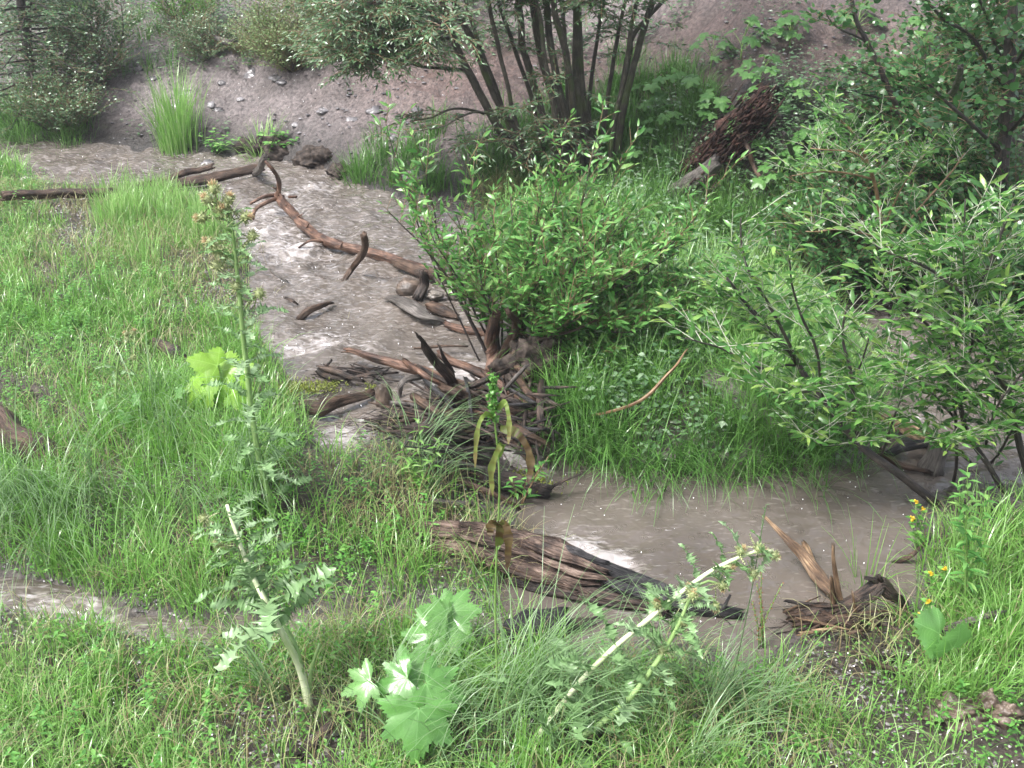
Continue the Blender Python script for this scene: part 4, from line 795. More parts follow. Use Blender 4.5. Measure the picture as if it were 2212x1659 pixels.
parsnip('ribbed large leaf at the right foreground beside the bent grass', 2090, 1440, [(2030, 1370, -.02, .11, -30, -20, 3, .1), (2060, 1400, -.05, .1, 20, -30, 3, .15)])
parsnip('small cluster of lobed leaves in the middle of the left meadow', 290, 930, [(300, 860, 0, .055, -30, 5, 5, .35), (225, 870, 0, .05, -20, 10, 5, .35), (350, 905, 0, .05, 20, 10, 5, .35), (270, 895, -.05, .05, -10, 20, 5, .35), (380, 850, 0, .05, 20, -10, 5, .35)], 'maple_leaf')
# dock
b = G(1078, 1590); Y0 = b[1]; b = b.copy()
root = thing('dock_plant', b, 'tall dock stalk with curled brown-edged leaves in front of the driftwood jam', 'plant')
mb = MB(); tube(mb, rs((1078, 1590, 0), (1070, 1300, 0.02), (1079, 1050, 0), (1068, 900, 0), (1064, 820, 0)), [.0032, .003, .0022], nseg=7, step=.04, lump=.05); mb.build('stem', M['green_stem'], root)
mb = MB(); n = 260; t = rng.uniform(0, 1, n); c = np.array([D(1066 + 2 * (q - .5), 812 + 95 * q, Y0) for q in t]) + rng.normal(0, .007, (n, 3)); leaves(mb, c, rng.normal(0, 1, (n, 3)) + [0, 0, .6], rng.normal(0, 1, (n, 3)), .010, .004, ROUND); mb.build('seed_spike', M['forb'], root)
def ribbon(mb, P, wd, nrm_, crinkle=.55, k=34):
    C = smooth_path(P, k); T = nrm(np.gradient(C, axis=0)); S = nrm(np.cross(T, nrm_)); t = np.linspace(0, 1, k); w_ = wd * np.sin(np.clip(t * .93 + .07, 0, 1) * math.pi) ** .6 + .001
    N_ = np.cross(S, T); wv = (vnoise(t * 14, t * 0, k) - .5) * 3.2 * crinkle; wv2 = (vnoise(t * 16, t * 0 + 9, k) - .5) * 3.2 * crinkle; w_ = w_ * (.65 + .7 * vnoise(t * 9, t * 0, k + 5))
    V = np.stack([C - S * w_[:, None] + N_ * (w_ * wv)[:, None], C - N_ * (w_ * .15)[:, None], C + S * w_[:, None] + N_ * (w_ * wv2)[:, None]], 1).reshape(-1, 3)
    f = [(3 * i + j, 3 * i + j + 1, 3 * i + j + 4, 3 * i + j + 3) for i in range(k - 1) for j in range(2)]; mb.add(V, f, None, None, np.repeat(np.clip(t + rng.normal(0, .15, k), 0, 1), 3))
for pts, wd, nn, mt in [([(1070, 905), (1050, 895), (1035, 915), (1028, 960), (1026, 1010)], .007, (0, -1, .3), 'dock_leaf'), ([(1074, 885), (1090, 870), (1098, 895), (1100, 930), (1098, 960)], .007, (0, -1, .2), 'dock_leaf'),
                        ([(1080, 925), (1115, 935), (1140, 970), (1146, 1010), (1140, 1045)], .012, (0, -1, .5), 'dock_brown_leaf'), ([(1074, 990), (1082, 960), (1062, 1010), (1064, 1070)], .010, (0, -1, .1), 'dock_leaf'),
                        ([(1076, 1180), (1088, 1130), (1098, 1160), (1096, 1230)], .014, (0, -1, .1), 'dock_brown_leaf'), ([(1074, 1140), (1062, 1130), (1058, 1160)], .015, (0, -1, .1), 'dock_brown_leaf')]:
    mb = MB(); ribbon(mb, [D(u, v, Y0 - .02 * k) for k, (u, v) in enumerate(pts)], wd, np.array(nn, float)); mb.build('leaf', M[mt], root)
# willow-leaved seedlings by the jam and at the right edge
def herb(name, lb, cat, u, v, tops, L, Wd, mat, n=16, hmat='green_stem', group=None, flower=None):
    b = G(u, v); Y0 = b[1]; root = thing(name, b, lb, cat, group); sm = MB(); lm = MB(); fm = MB()
    for (x, y, dy) in tops:
        P = smooth_path([b + np.array([random.uniform(-.02, .02), dy * .3, -.01]), (b + D(x, y, Y0 + dy)) / 2 + rng.normal(0, .01, 3), D(x, y, Y0 + dy)], 10); tube(sm, P, [.0028, .0014], nseg=5, step=.04, lump=0)
        q = np.linspace(.2, 1, n); C = np.stack([np.interp(q, np.linspace(0, 1, 10), P[:, a]) for a in range(3)], 1); az = np.arange(n) * 2.4
        leaves(lm, C, np.stack([np.cos(az), np.sin(az), .5 + 0 * az], 1), np.array([0, 0, 1.]) + rng.normal(0, .15, (n, 3)), L * (1.1 - .5 * q), Wd, WILLOW, fold=.2, curl=.4)
        if flower:
            fm = MB(); k = 9; d = rng.normal(0, 1, (k, 3)) + [0, -.3, 1]; leaves(fm, np.repeat(P[-1:], k, 0), d, rng.normal(0, 1, (k, 3)), .014, .005, ROUND); fm.build('flower', M[flower], root)
    sm.build('stem', M[hmat], root); lm.build('leaves', M[mat], root)
    return root
herb('willowherb', 'narrow-leaved green herb just left of the driftwood jam, tallest stem with a bud', 'plant', 920, 1060, [(905, 905, 0), (870, 960, 0), (950, 950, 0), (885, 1000, -.05), (840, 985, .05)], .075, .006, 'grass')
herb('willow_seedling', 'red-stemmed seedling with long leaves at the end of the dark driftwood', 'plant', 1120, 1090, [(1170, 1000, 0), (1185, 985, 0), (1150, 1010, 0), (1100, 1035, 0)], .07, .008, 'willow_leaf', 9, 'twig')
herb('tall_herb', 'tall straight-stemmed leafy herb at the right edge of the pool', 'plant', 2088, 1330, [(2090, 1010, 0), (2070, 1040, .03), (2130, 1060, .1)], .075, .008, 'willow_leaf', 30)
for k, (lb, u, v, tops) in enumerate([('yellow-flowered herb on the right bank nearest the pool corner', 1985, 1190, [(1978, 1085, 0), (1992, 1100, 0), (1970, 1120, 0)]), ('yellow-flowered herb beside the root-like driftwood on the right bank', 2000, 1400, [(1985, 1330, 0), (2005, 1300, 0), (2020, 1340, 0)]),
        ('yellow-flowered herb halfway between pool corner and driftwood on the right bank', 2030, 1300, [(2010, 1240, 0), (2040, 1230, 0)])]):
    herb('flowering_herb', lb, 'flower', u, v, tops, .045, .010, 'forb', 10, group='yellow-flowered herbs on the right bank', flower='yellow_flower')
herb('sorrel', 'reddish seeding sorrel stalks in front of the floating log end', 'plant', 1640, 1400, [(1645, 1230, 0), (1635, 1260, .02), (1690, 1260, .02), (1625, 1300, -.02)], .013, .004, 'red_forb', 22)

# ------------------------------------------------------------------ driftwood, logs, rocks
def px3(u, v, h):             # picture point at height h above water / ground there
    q = G(u, v); d = ray(u, v); return CP + d * ((q[2] + h - CAM_Z) / d[2])
def wood(name, lb, cat, pts, r, mat='brown_wood', stubs=(), group=None, **kw):
    P = [px3(*p) for p in pts]; a = dict(nseg=18, step=.012, ridge=.5, lump=.26, jag=.045, wob=.022, rfreq=2.8, lf=7, seed=random.randint(0, 999)); a.update(kw)
    if not stubs:
        mb = MB(); tube(mb, P, r, **a); o = mb.build(name, M[mat]); return tag(o, lb, cat, group)
    root = thing(name, P[0], lb, cat, group); mb = MB(); tube(mb, P, r, **a); mb.build('trunk', M[mat], root)
    for sp, sr in stubs: m2 = MB(); tube(m2, [px3(*p) for p in sp], sr, nseg=8, step=.02, lump=.15, ridge=.15); m2.build('branch_stub', M[mat], root)
    return root
wood('creek_log', 'long thin brown log lying across the far shallows from the left bank', 'log', [(8, 425, .09), (120, 418, .10), (240, 415, .08), (330, 400, .08), (440, 385, .07), (560, 362, .08)], [.034, .036, .04, .036, .034], 'brown_wood', stubs=[([(135, 425, .02), (137, 432, 0)], [.012, .006]), ([(290, 425, .03), (293, 434, -.0)], [.012, .006])])
wood('creek_branch', 'thinner branch lying behind the long far log', 'branch', [(300, 400, .08), (400, 378, .08), (455, 362, .1)], [.02, .025, .02], 'brown_wood')
wood('fallen_tree', 'reddish peeled trunk with short branch stubs lying in mid-stream', 'log', [(600, 425, .10), (625, 455, .07), (665, 497, .05), (715, 528, .04), (790, 548, .03), (860, 568, .03), (925, 590, .05)], [.030, .036, .034, .032, .030, .034], 'peeled',
     stubs=[([(600, 428, .1), (603, 395, .22), (592, 370, .35), (573, 348, .42)], [.020, .016, .012]), ([(612, 425, .1), (580, 435, .1), (552, 452, .06), (545, 478, .0)], [.018, .014]), ([(605, 420, .1), (570, 425, .12), (540, 440, .08)], [.018, .010]), ([(625, 425, .12), (640, 425, .14)], [.012, .01]),
            ([(640, 470, .08), (655, 462, .14)], [.008, .004]), ([(700, 522, .05), (670, 520, .07), (645, 535, .02)], [.012, .006]), ([(660, 497, .05), (668, 482, .12)], [.008, .004]), ([(735, 536, .04), (740, 524, .1)], [.008, .005]), ([(620, 445, .1), (600, 412, .15), (590, 405, .2)], [.012, .005])])
wood('upright_snag', 'grey-brown forked snag sticking up at the end of the far log', 'snag', [(548, 373, .03), (556, 368, .10), (565, 350, .22), (574, 338, .30)], [.02, .028, .025, .018], 'grey_wood')
wood('standing_stub', 'upright broken branch standing out of the stream beside the peeled trunk', 'snag', [(742, 608, .0), (760, 580, .06), (778, 553, .16), (786, 528, .26), (786, 508, .34)], [.014, .018, .024, .022, .019], 'brown_wood', jag=.02)
wood('broken_limb', 'dark broken limb half sunk behind the peeled trunk foot', 'branch', [(860, 568, .04), (905, 585, .05), (950, 590, .07)], [.03, .035, .03], 'brown_wood')
wood('driftwood_stick', 'dark curved stick poking out of open water below the peeled trunk', 'stick', [(650, 686, .0), (665, 672, .035), (690, 662, .04), (712, 655, .02)], [.018, .022, .018, .01], 'brown_wood')
wood('driftwood_stick', 'tiny black stick standing in open water above the dark curved stick', 'stick', [(620, 645, .02), (632, 650, .035), (640, 655, .01)], [.008, .009, .006], 'dark_wood')
wood('driftwood_stick', 'pale thin stick floating left of the standing stub', 'stick', [(588, 586, .01), (602, 594, .02), (616, 604, .01)], [.006, .008, .005], 'grey_wood')
wood('driftwood_slab', 'flat grey wood slab awash beside the rounded rock', 'slab', [(845, 642, .03), (880, 658, .05), (915, 678, .05), (955, 692, .01)], [.035, .055, .05, .02], 'grey_wood', flat=.35, jag=.04)
wood('wood_chunk', 'short brown block of wood at the waterline below the grey slab', 'driftwood', [(935, 662, .03), (958, 672, .03), (985, 683, .02)], [.03, .032, .015], 'brown_wood')
wood('wood_chunk', 'small brown wood end left of the root column', 'driftwood', [(968, 703, .02), (1000, 712, .02), (1060, 722, .02)], [.018, .02, .018], 'peeled')
wood('root_column', 'pale reddish root column standing at the left foot of the willow bush', 'stump', [(1062, 800, .0), (1064, 770, .06), (1060, 740, .14), (1066, 700, .26), (1072, 680, .32)], [.036, .03, .034, .03, .02], 'peeled')
wood('leaning_root', 'forked dark root leaning against the willow bush base', 'root', [(1075, 790, .02), (1100, 745, .14), (1120, 700, .28), (1100, 675, .36)], [.024, .026, .024, .014], 'brown_wood')
wood('jam_log', 'reddish wet log pointing upstream out of the driftwood jam', 'log', [(752, 757, .10), (800, 772, .09), (860, 788, .08), (925, 808, .07), (960, 822, .05)], [.014, .022, .025, .024, .02], 'peeled')
wood('jam_log', 'smooth brown log sloping down into the jam from a broken end', 'log', [(958, 770, .13), (1000, 788, .11), (1060, 815, .08), (1110, 850, .05), (1160, 890, .02)], [.02, .021, .023, .022, .018], 'peeled')
wood('jam_log', 'long brown log running under the jam towards the pool', 'log', [(985, 840, .08), (1030, 862, .08), (1100, 895, .08), (1180, 940, .05)], [.024, .03, .03, .022], 'brown_wood')
wood('jam_log', 'brown log end jutting over the pool at the right of the jam', 'log', [(1060, 905, .09), (1120, 935, .08), (1172, 962, .09)], [.028, .026, .014], 'brown_wood')
wood('splintered_snag', 'dark splintered snag pointing up and left out of the jam', 'snag', [(985, 850, .04), (965, 815, .14), (940, 785, .24), (920, 752, .34), (912, 735, .4)], [.022, .026, .022, .017, .008], 'dark_wood', jag=.09, ridge=.6)
wood('splintered_snag', 'thin dark splinter standing in front of the smooth brown log', 'snag', [(975, 800, .08), (960, 775, .16), (952, 755, .22)], [.010, .010, .006], 'dark_wood', jag=.05)
wood('bleached_stick', 'pale hooked stick bent into the water beside the standing stone', 'stick', [(905, 815, .08), (880, 818, .09), (868, 828, .08), (864, 850, .02), (862, 870, -.02)], [.014, .014, .013, .011, .01], 'grey_wood')
wood('jam_stick', 'straight grey stick slanting up to the right across the jam', 'stick', [(1030, 905, .06), (1075, 860, .14), (1130, 798, .24)], [.010, .011, .010], 'grey_wood')
wood('curving_branch', 'long thin branch curving out of the jam under the willow bush', 'branch', [(1085, 778, .12), (1150, 738, .18), (1240, 712, .2), (1310, 680, .24)], [.010, .008, .004], 'brown_wood')
wood('arching_branch', 'thin brown branch arching low over the island grass', 'branch', [(1290, 895, .1), (1380, 865, .18), (1450, 800, .28), (1480, 760, .3)], [.006, .007, .004], 'twig')
wood('mossy_log_end', 'moss-tufted log end lying at the left corner of the pool', 'log', [(1050, 1030, .05), (1110, 1040, .05), (1180, 1062, .03)], [.03, .04, .03], 'dark_wood')
wood('jam_slab', 'broad dark plank-like slab on the front of the jam', 'slab', [(925, 915, .11), (970, 895, .12), (1010, 885, .12)], [.04, .045, .03], 'brown_wood', flat=.4)
wood('bank_log', 'brown log half hidden in grass left of the jam front', 'log', [(655, 878, .04), (695, 880, .05), (740, 862, .05), (800, 850, .03)], [.03, .036, .026, .018], 'brown_wood')
JS = [((695, 795, .06), (780, 822, .04), .016, 'dark stick lying farthest left in the jam, across the current'), ((690, 803, .02), (735, 818, .05), .012, 'short dark stick just under the farthest left stick of the jam'), ((760, 818, .03), (850, 805, .04), .010, 'thin dark stick linking the left sticks to the reddish log'),
      ((712, 783, .10), (700, 800, .02), .006, 'slim dark twig poking up among the leftmost sticks'), ((872, 965, .10), (932, 900, .16), .009, 'light brown stick leaning over the bark pile towards the stone'), ((905, 752, .03), (1000, 748, .04), .007, 'thin dark twig floating in open water behind the splintered snag'),
      ((960, 860, .1), (1090, 900, .1), .013, 'dark stick under the long brown log of the jam'), ((850, 870, .08), (980, 895, .1), .009, 'pale dead twig lying over the bark pile'), ((900, 962, .05), (1060, 985, .04), .018, 'long grey stick in front of the jam just above the grass'),
      ((930, 1000, .05), (1050, 1012, .05), .014, 'grey stick second in front of the jam, nearer than the long one'), ((1000, 1040, .04), (1110, 1090, .03), .014, 'dark stick leading down to the pool corner'), ((1180, 1060, .02), (1245, 1028, .1), .007, 'short thin black twig rising from the left corner of the pool'),
      ((1178, 880, .16), (1205, 1000, .02), .008, 'thin root hanging from the island edge at the right of the jam'), ((940, 1082, .04), (1060, 1100, .04), .014, 'grey-brown stick lying above the rotten log'),
      ((1020, 870, .12), (1100, 925, .12), .012, 'dark stick crossing the middle of the jam'), ((830, 900, .05), (890, 935, .05), .010, 'dark stick at the left end of the bark pile'), ((1090, 940, .06), (1150, 1010, .03), .012, 'dark stick beside the little waterfall'), ((985, 950, .08), (1075, 925, .11), .013, 'dark stick across the front of the waterfall'),
      ((1935, 1215, .0), (1990, 1180, .06), .010, 'short dark stick poking from the right bank into the pool'), ((1880, 1430, .04), (1960, 1460, .03), .009, 'thin brown stick lying on the wet ground below the right driftwood'), ((1900, 1415, .03), (1950, 1420, .03), .007, 'thinner brown stick beside the one below the right driftwood'),
      ((100, 1505, .03), (170, 1540, .03), .012, 'dark stick lying in the grass at the lower left'), ((660, 1620, .02), (760, 1530, .06), .014, 'brown stick slanting in the grass by the bottom large-leaved plant'), ((1180, 1610, .02), (1260, 1590, .03), .012, 'dark stick at the foot of the bent thistle')]
for a, b_, r_, lb in JS:
    mid = tuple((np.array(a) + np.array(b_)) / 2 + np.array([random.uniform(-6, 6), random.uniform(-4, 4), .01]))
    wood('stick', lb, 'stick', [a, mid, b_], [r_, r_ * 1.1, r_ * .6], random.choice(['dark_wood', 'brown_wood', 'dark_wood']) if 'grey' not in lb and 'pale' not in lb and 'light' not in lb else 'grey_wood', step=.025, nseg=8)
# small sticks nothing tells apart
for k in range(64):
    u = random.uniform(840, 1010); v = random.uniform(868, 935); an = random.uniform(-.5, .5); l = random.uniform(18, 55)
    h = random.uniform(.03, .13); wood('jam_debris_stick', 'thin short wet stick lying in the heap of bark at the front of the jam', 'stick', [(u - l * math.cos(an), v - l * math.sin(an) * .6, h), (u, v, h + .01), (u + l * math.cos(an), v + l * math.sin(an) * .6, h + random.uniform(-.02, .04))],
         [.005, .007, .004], random.choice(['dark_wood', 'brown_wood', 'dark_wood']), group='small sticks heaped in the jam', nseg=6, step=.03, wob=.006)
for k in range(95):
    u = random.uniform(900, 1205); v = random.uniform(810, 985); an = random.gauss(.45, .7); l = random.uniform(14, 52); h = random.uniform(.02, .17) + (.06 if u > 1080 else 0); r_ = random.uniform(.003, .011)
    wood('jam_core_stick', 'wet dark stick jammed in the tangle between bark heap and island', 'stick', [(u - l * math.cos(an), v - l * math.sin(an) * .8, h), (u, v, h + .01), (u + l * math.cos(an), v + l * math.sin(an) * .8, h + random.uniform(-.03, .02))],
         [r_ * .8, r_, r_ * .5], random.choice(['dark_wood', 'brown_wood', 'dark_wood', 'dark_wood', 'black_wood']), group='sticks in the core of the jam', nseg=7, step=.03, wob=.005)
for k in range(16):
    u = random.uniform(900, 1190); v = random.uniform(800, 960); an = random.gauss(.5, .6); l = random.uniform(28, 60); h = random.uniform(.08, .2); r_ = random.uniform(.011, .019)
    wood('jam_branch', 'thick wet broken branch lying across the top of the jam', 'branch', [(u - l * math.cos(an), v - l * math.sin(an) * .8, h), (u, v, h + .02), (u + l * math.cos(an), v + l * math.sin(an) * .8, h - .03)],
         [r_, r_, r_ * .8], random.choice(['dark_wood', 'brown_wood', 'dark_wood', 'brown_wood', 'peeled']), group='thick branches on top of the jam', jag=.06)
for k in range(18):
    u = random.uniform(690, 850); v = random.uniform(785, 830); an = random.gauss(.2, .4); l = random.uniform(12, 34); h = random.uniform(.0, .07); r_ = random.uniform(.003, .008)
    wood('raft_stick', 'thin dark stick in the small raft of sticks left of the reddish log', 'stick', [(u - l * math.cos(an), v - l * math.sin(an) * .6, h), (u, v, h + .01), (u + l * math.cos(an), v + l * math.sin(an) * .6, h)],
         [r_ * .8, r_, r_ * .5], 'dark_wood', group='sticks in the left raft', nseg=6, step=.03, wob=.01)
# the dark core of the jam: a root mass
def lump(name, lb, cat, c, rad, mat, seed=0, amp=.35, fr_=2.0, group=None, nu=56, nv=36, kind=None, tilt=0):
    th = np.linspace(0, 2 * math.pi, nu, endpoint=False); ph = np.linspace(0.02, math.pi - .02, nv); T, Pp = np.meshgrid(th, ph)
    x = np.cos(T) * np.sin(Pp); y = np.sin(T) * np.sin(Pp); z = np.cos(Pp)
    q = 1 + amp * (fbm(x * fr_ + 5 + z * .7, y * fr_ + 3 + z * fr_, seed, 4) - .5) * 2 + amp * .5 * (fbm(x * fr_ * 5 + z * 4, y * fr_ * 5 - z * 5, seed + 3, 3) - .5)
    V = np.stack([x * q * rad[0], y * q * rad[1], z * q * rad[2]], -1).reshape(-1, 3)
    if tilt: V = V @ np.array([[1, 0, 0], [0, math.cos(tilt), math.sin(tilt)], [0, -math.sin(tilt), math.cos(tilt)]])
    V = V + c
    i = np.arange(nv - 1)[:, None] * nu; j = np.arange(nu)[None, :]; f = np.stack([i + j, i + nu + j, i + nu + (j + 1) % nu, i + (j + 1) % nu], -1).reshape(-1, 4)
    m = MB(); V = np.vstack([V, V[:nu].mean(0), V[-nu:].mean(0)]); f3 = [(len(V) - 2, q_, (q_ + 1) % nu) for q_ in range(nu)] + [(len(V) - 1, (nv - 1) * nu + (q_ + 1) % nu, (nv - 1) * nu + q_) for q_ in range(nu)]
    m.add(V, f, f3); o = m.build(name, M[mat]); return tag(o, lb, cat, group, kind)
lump('root_mass', 'black root mass with hollows under the willow bush beside the waterfall', 'roots', G(1150, 850) + [0, .10, .05], (.20, .14, .22), 'dark_earth', 3, .5, 3)
lump('island_overhang', 'dark undercut clod of earth below the island grass', 'earth clod', G(1230, 935) + [.05, .14, .0], (.30, .15, .09), 'dark_earth', 4, .4, 3)
lump('jam_core', 'black sodden mound of mud and bark in the middle of the jam', 'mud mound', G(1060, 925) + [0, .06, 0], (.26, .14, .10), 'dark_earth', 19, .5, 4)
lump('bark_heap', 'dark heap of broken bark at the front of the jam', 'bark heap', G(930, 925) + [0, .02, 0], (.22, .12, .07), 'dark_earth', 9, .5, 4)
lump('rock', 'upright pointed brown stone standing in the stream left of the jam', 'rock', G(830, 880) + [.0, .0, .045], (.042, .03, .085), 'brown_rock', 5, .25, 1.6)
lump('rock', 'rounded brown boulder above the grey slab in mid-stream', 'rock', G(885, 632) + [0, 0, .03], (.085, .07, .06), 'brown_rock', 6, .2, 1.5)
lump('rock', 'flat brown stone under the island grass fringe', 'rock', G(1290, 972) + [0, .02, .0], (.10, .07, .035), 'brown_rock', 7, .2, 1.5)
lump('rock', 'square grey stone set in the far bank below the grass', 'rock', G(897, 398) + [0, 0, .05], (.10, .06, .07), 'slate', 8, .3, 1.5)
lump('rock', 'small white stone on the gravel by the long far log', 'rock', G(58, 392) + [0, 0, .01], (.045, .035, .025), 'white_rock', 10)
lump('rock', 'small white stone in the shallow just below the long far log', 'rock', G(188, 432) + [0, 0, .01], (.04, .03, .025), 'white_rock', 12)
lump('rock', 'pale pinkish pebble between the sticks at the top of the bark heap', 'rock', G(935, 858) + [0, 0, .06], (.018, .018, .015), 'white_rock', 13)
lump('rock', 'grey stone under the willow bush on the far side of the island', 'rock', G(1430, 690) + [0, 0, .04], (.10, .08, .06), 'slate', 14)
lump('rock', 'tan rounded stone at the lower right corner, left of its neighbour', 'rock', G(2130, 1535) + [0, 0, .03], (.035, .03, .05), 'brown_rock', 15, .4, 2.5)
lump('rock', 'tan rounded stone at the lower right corner, nearest the edge', 'rock', G(2170, 1560) + [0, 0, .03], (.05, .04, .045), 'brown_rock', 16, .4, 2.5)
lump('rock', 'reddish-brown clod beside the two tan stones at the lower right', 'rock', G(2070, 1545) + [0, 0, .0], (.10, .07, .05), 'brown_rock', 17, .5, 3)
wood('dark_stub', 'dark wood stub leaning beside the rounded boulder', 'snag', [(905, 640, .02), (915, 615, .08), (913, 592, .15)], [.03, .03, .02], 'dark_wood')
for k, (u, v, s) in enumerate([(960, 610, .07), (990, 640, .08), (940, 645, .05), (1010, 600, .07)]):
    lump('rock', ['dark wet rock at the left tip of the island, by the boulder', 'large dark rock hidden under the left bush branches', 'small dark rock between boulder and brown wood block', 'dark rock farthest back at the island tip'][k], 'rock', G(u, v) + [0, 0, s * .4], (s, s * .8, s * .6), 'rock', 30 + k, .35, 2)
for k, (u, v, s_, l) in enumerate([(600, 338, .22, 'dark undercut earth hump in the far bank behind the grey snag'), (690, 362, .20, 'dark wet earth clod right of the undercut hump on the far bank'), (540, 330, .14, 'small dark earth clod at the left end of the undercut bank'), (735, 385, .12, 'earth clod at the waterline under the dark bank grass')]):
    lump('earth_clod', l, 'earth clod', G(u, v) + [0, .12, .02], (s_, .16, s_ * .62), 'dark_earth', 130 + k, .45, 2.5)
herb('bank_herb', 'leafy green plant hanging over the undercut earth hump', 'plant', 600, 318, [(560, 290, 0), (590, 280, 0), (620, 285, 0), (640, 300, -.1), (575, 310, -.15)], .09, .016, 'willow_leaf', 12)
herb('bank_herb', 'light green leafy plant on the far waterline beside the tall grass clump', 'plant', 470, 330, [(430, 290, 0), (460, 280, 0), (490, 290, 0), (515, 300, -.1), (475, 310, -.15), (445, 305, -.1)], .09, .014, 'willow_leaf', 12)
# slate pieces on the far slope
for k, (u, v, s) in enumerate([(545, 160, .10), (600, 170, .09), (455, 228, .07), (470, 238, .06), (400, 205, .06), (810, 238, .08), (445, 352, .06), (330, 170, .06), (610, 178, .07), (700, 240, .07), (380, 228, .05), (520, 215, .05), (760, 260, .06), (900, 240, .06), (300, 150, .06), (850, 300, .06), (640, 270, .05), (480, 180, .05)]):
    q = G(u, v); lump('slate_stone', 'flat grey slate piece lying loose on the muddy far slope', 'stone', q + [0, 0, .0], (s * .8, s * .6, s * .2), 'slate', 50 + k, .7, 2, group='slate pieces on the far slope', nu=18, nv=10, tilt=R(random.uniform(15, 50)))
# the big rotten log by the pool
root = thing('rotten_log', px3(950, 1150, .1), 'big split rotten log with pale grain and a charred end beside the pool', 'log', None)
def part(nm, pts, r, mat, **kw):
    a = dict(nseg=44, step=.010, ridge=.62, rfreq=4.5, lump=.2, jag=.09, wob=.01, lf=5, seed=random.randint(0, 99)); a.update(kw)
    mb = MB(); tube(mb, [px3(*p) for p in pts], r, **a); return mb.build(nm, M[mat], root)
part('trunk', [(930, 1150, .04), (1030, 1160, .06), (1130, 1185, .07), (1220, 1212, .06), (1275, 1235, .05)], [.036, .05, .06, .056, .035], 'rot_wood')
part('splinter', [(940, 1175, .03), (1040, 1192, .05), (1140, 1228, .05), (1250, 1275, .04)], [.022, .034, .040, .020], 'rot_wood')
part('splinter', [(1010, 1135, .10), (1110, 1160, .12), (1200, 1195, .12), (1300, 1232, .10)], [.010, .020, .024, .010], 'rot_wood', jag=.05)
part('splinter', [(1130, 1190, .12), (1200, 1220, .12), (1250, 1240, .10), (1318, 1250, .08)], [.007, .013, .015, .008], 'rot_wood', jag=.04)
part('splinter', [(1000, 1160, .09), (1080, 1180, .10), (1160, 1208, .10)], [.006, .012, .006], 'rot_wood', jag=.04)
part('splinter', [(1060, 1215, .05), (1150, 1245, .06), (1230, 1268, .05)], [.008, .016, .008], 'brown_wood', jag=.05)
part('splinter', [(1180, 1235, .07), (1240, 1258, .07), (1290, 1262, .06)], [.006, .012, .006], 'rot_wood', jag=.05)
part('charred_end', [(1230, 1190, .05), (1320, 1235, .06), (1420, 1275, .05), (1500, 1308, .03), (1580, 1325, .0)], [.022, .038, .042, .030, .010], 'black_wood')
part('charred_end', [(1180, 1170, .09), (1240, 1195, .11), (1300, 1215, .09)], [.008, .020, .012], 'black_wood', jag=.04)
part('charred_end', [(1270, 1235, .06), (1340, 1270, .06), (1430, 1300, .04)], [.010, .022, .012], 'black_wood', jag=.04)
part('underside', [(1130, 1255, .0), (1280, 1290, .01), (1420, 1315, .0)], [.04, .045, .025], 'dark_wood')
wood('floating_log', 'charred grey-black piece of log floating at the end of the rotten log', 'log', [(1440, 1300, .015), (1500, 1312, .02), (1585, 1325, .01)], [.03, .035, .02], 'black_wood', stubs=[([(1560, 1322, .02), (1570, 1300, .07), (1578, 1285, .1)], [.008, .005])])
wood('stump_chunk', 'ridged grey chunk of stump lying in the water below the rotten log', 'stump', [(1105, 1375, .02), (1150, 1360, .05), (1210, 1345, .04)], [.05, .075, .05], 'black_wood', nseg=28, step=.012, ridge=.4, rfreq=4)
wood('wood_splinter', 'dark pointed splinter floating right of the ridged stump chunk', 'driftwood', [(1215, 1350, .03), (1250, 1342, .03), (1285, 1336, .02)], [.02, .018, .006], 'dark_wood')
wood('left_log', 'greyish log end sloping into the grass at the left edge', 'log', [(-60, 880, .1), (0, 915, .10), (60, 955, .08), (130, 995, .02)], [.07, .07, .065, .05], 'brown_wood')
wood('meadow_log', 'short dark weathered wood half buried in the meadow left of the thistle', 'log', [(335, 740, .03), (370, 758, .05), (400, 772, .03)], [.02, .035, .025], 'dark_wood')
# driftwood group right
wood('broken_driftwood', 'broken golden-brown driftwood stem rising from the right foreground into the pool', 'driftwood', [(1795, 1275, .03), (1765, 1240, .06), (1730, 1195, .10), (1700, 1165, .14), (1660, 1125, .18)], [.022, .028, .020, .013, .006], 'gold_wood', nseg=18, step=.012, ridge=.6, jag=.06)
wood('upright_driftwood', 'thin upright two-toned stick behind the horizontal driftwood', 'stick', [(1822, 1320, .04), (1812, 1280, .12), (1805, 1240, .2), (1800, 1190, .3)], [.010, .011, .009, .005], 'gold_wood')
wood('root_driftwood', 'dark gnarled root arching like an elbow over the water at right', 'root', [(1750, 1330, .04), (1830, 1310, .07), (1880, 1280, .13), (1905, 1265, .15), (1930, 1285, .1), (1955, 1305, .0)], [.03, .032, .034, .036, .026, .014], 'dark_wood', nseg=16, ridge=.35,
     stubs=[([(1900, 1265, .15), (1885, 1252, .19), (1868, 1248, .2)], [.014, .007]), ([(1905, 1260, .16), (1898, 1243, .21)], [.012, .008])])
wood('flat_driftwood', 'long horizontal reddish stick in the right foreground driftwood', 'stick', [(1725, 1345, .05), (1800, 1340, .07), (1880, 1330, .08), (1955, 1318, .07)], [.016, .018, .016, .008], 'brown_wood')
wood('flat_driftwood', 'broad brown driftwood piece under the elbow-shaped root', 'driftwood', [(1715, 1325, .03), (1770, 1322, .05), (1830, 1320, .05)], [.02, .03, .02], 'brown_wood')
wood('flat_driftwood', 'short crossing stick on the horizontal reddish stick', 'stick', [(1770, 1320, .06), (1810, 1340, .08), (1840, 1350, .08)], [.010, .012, .010], 'brown_wood')
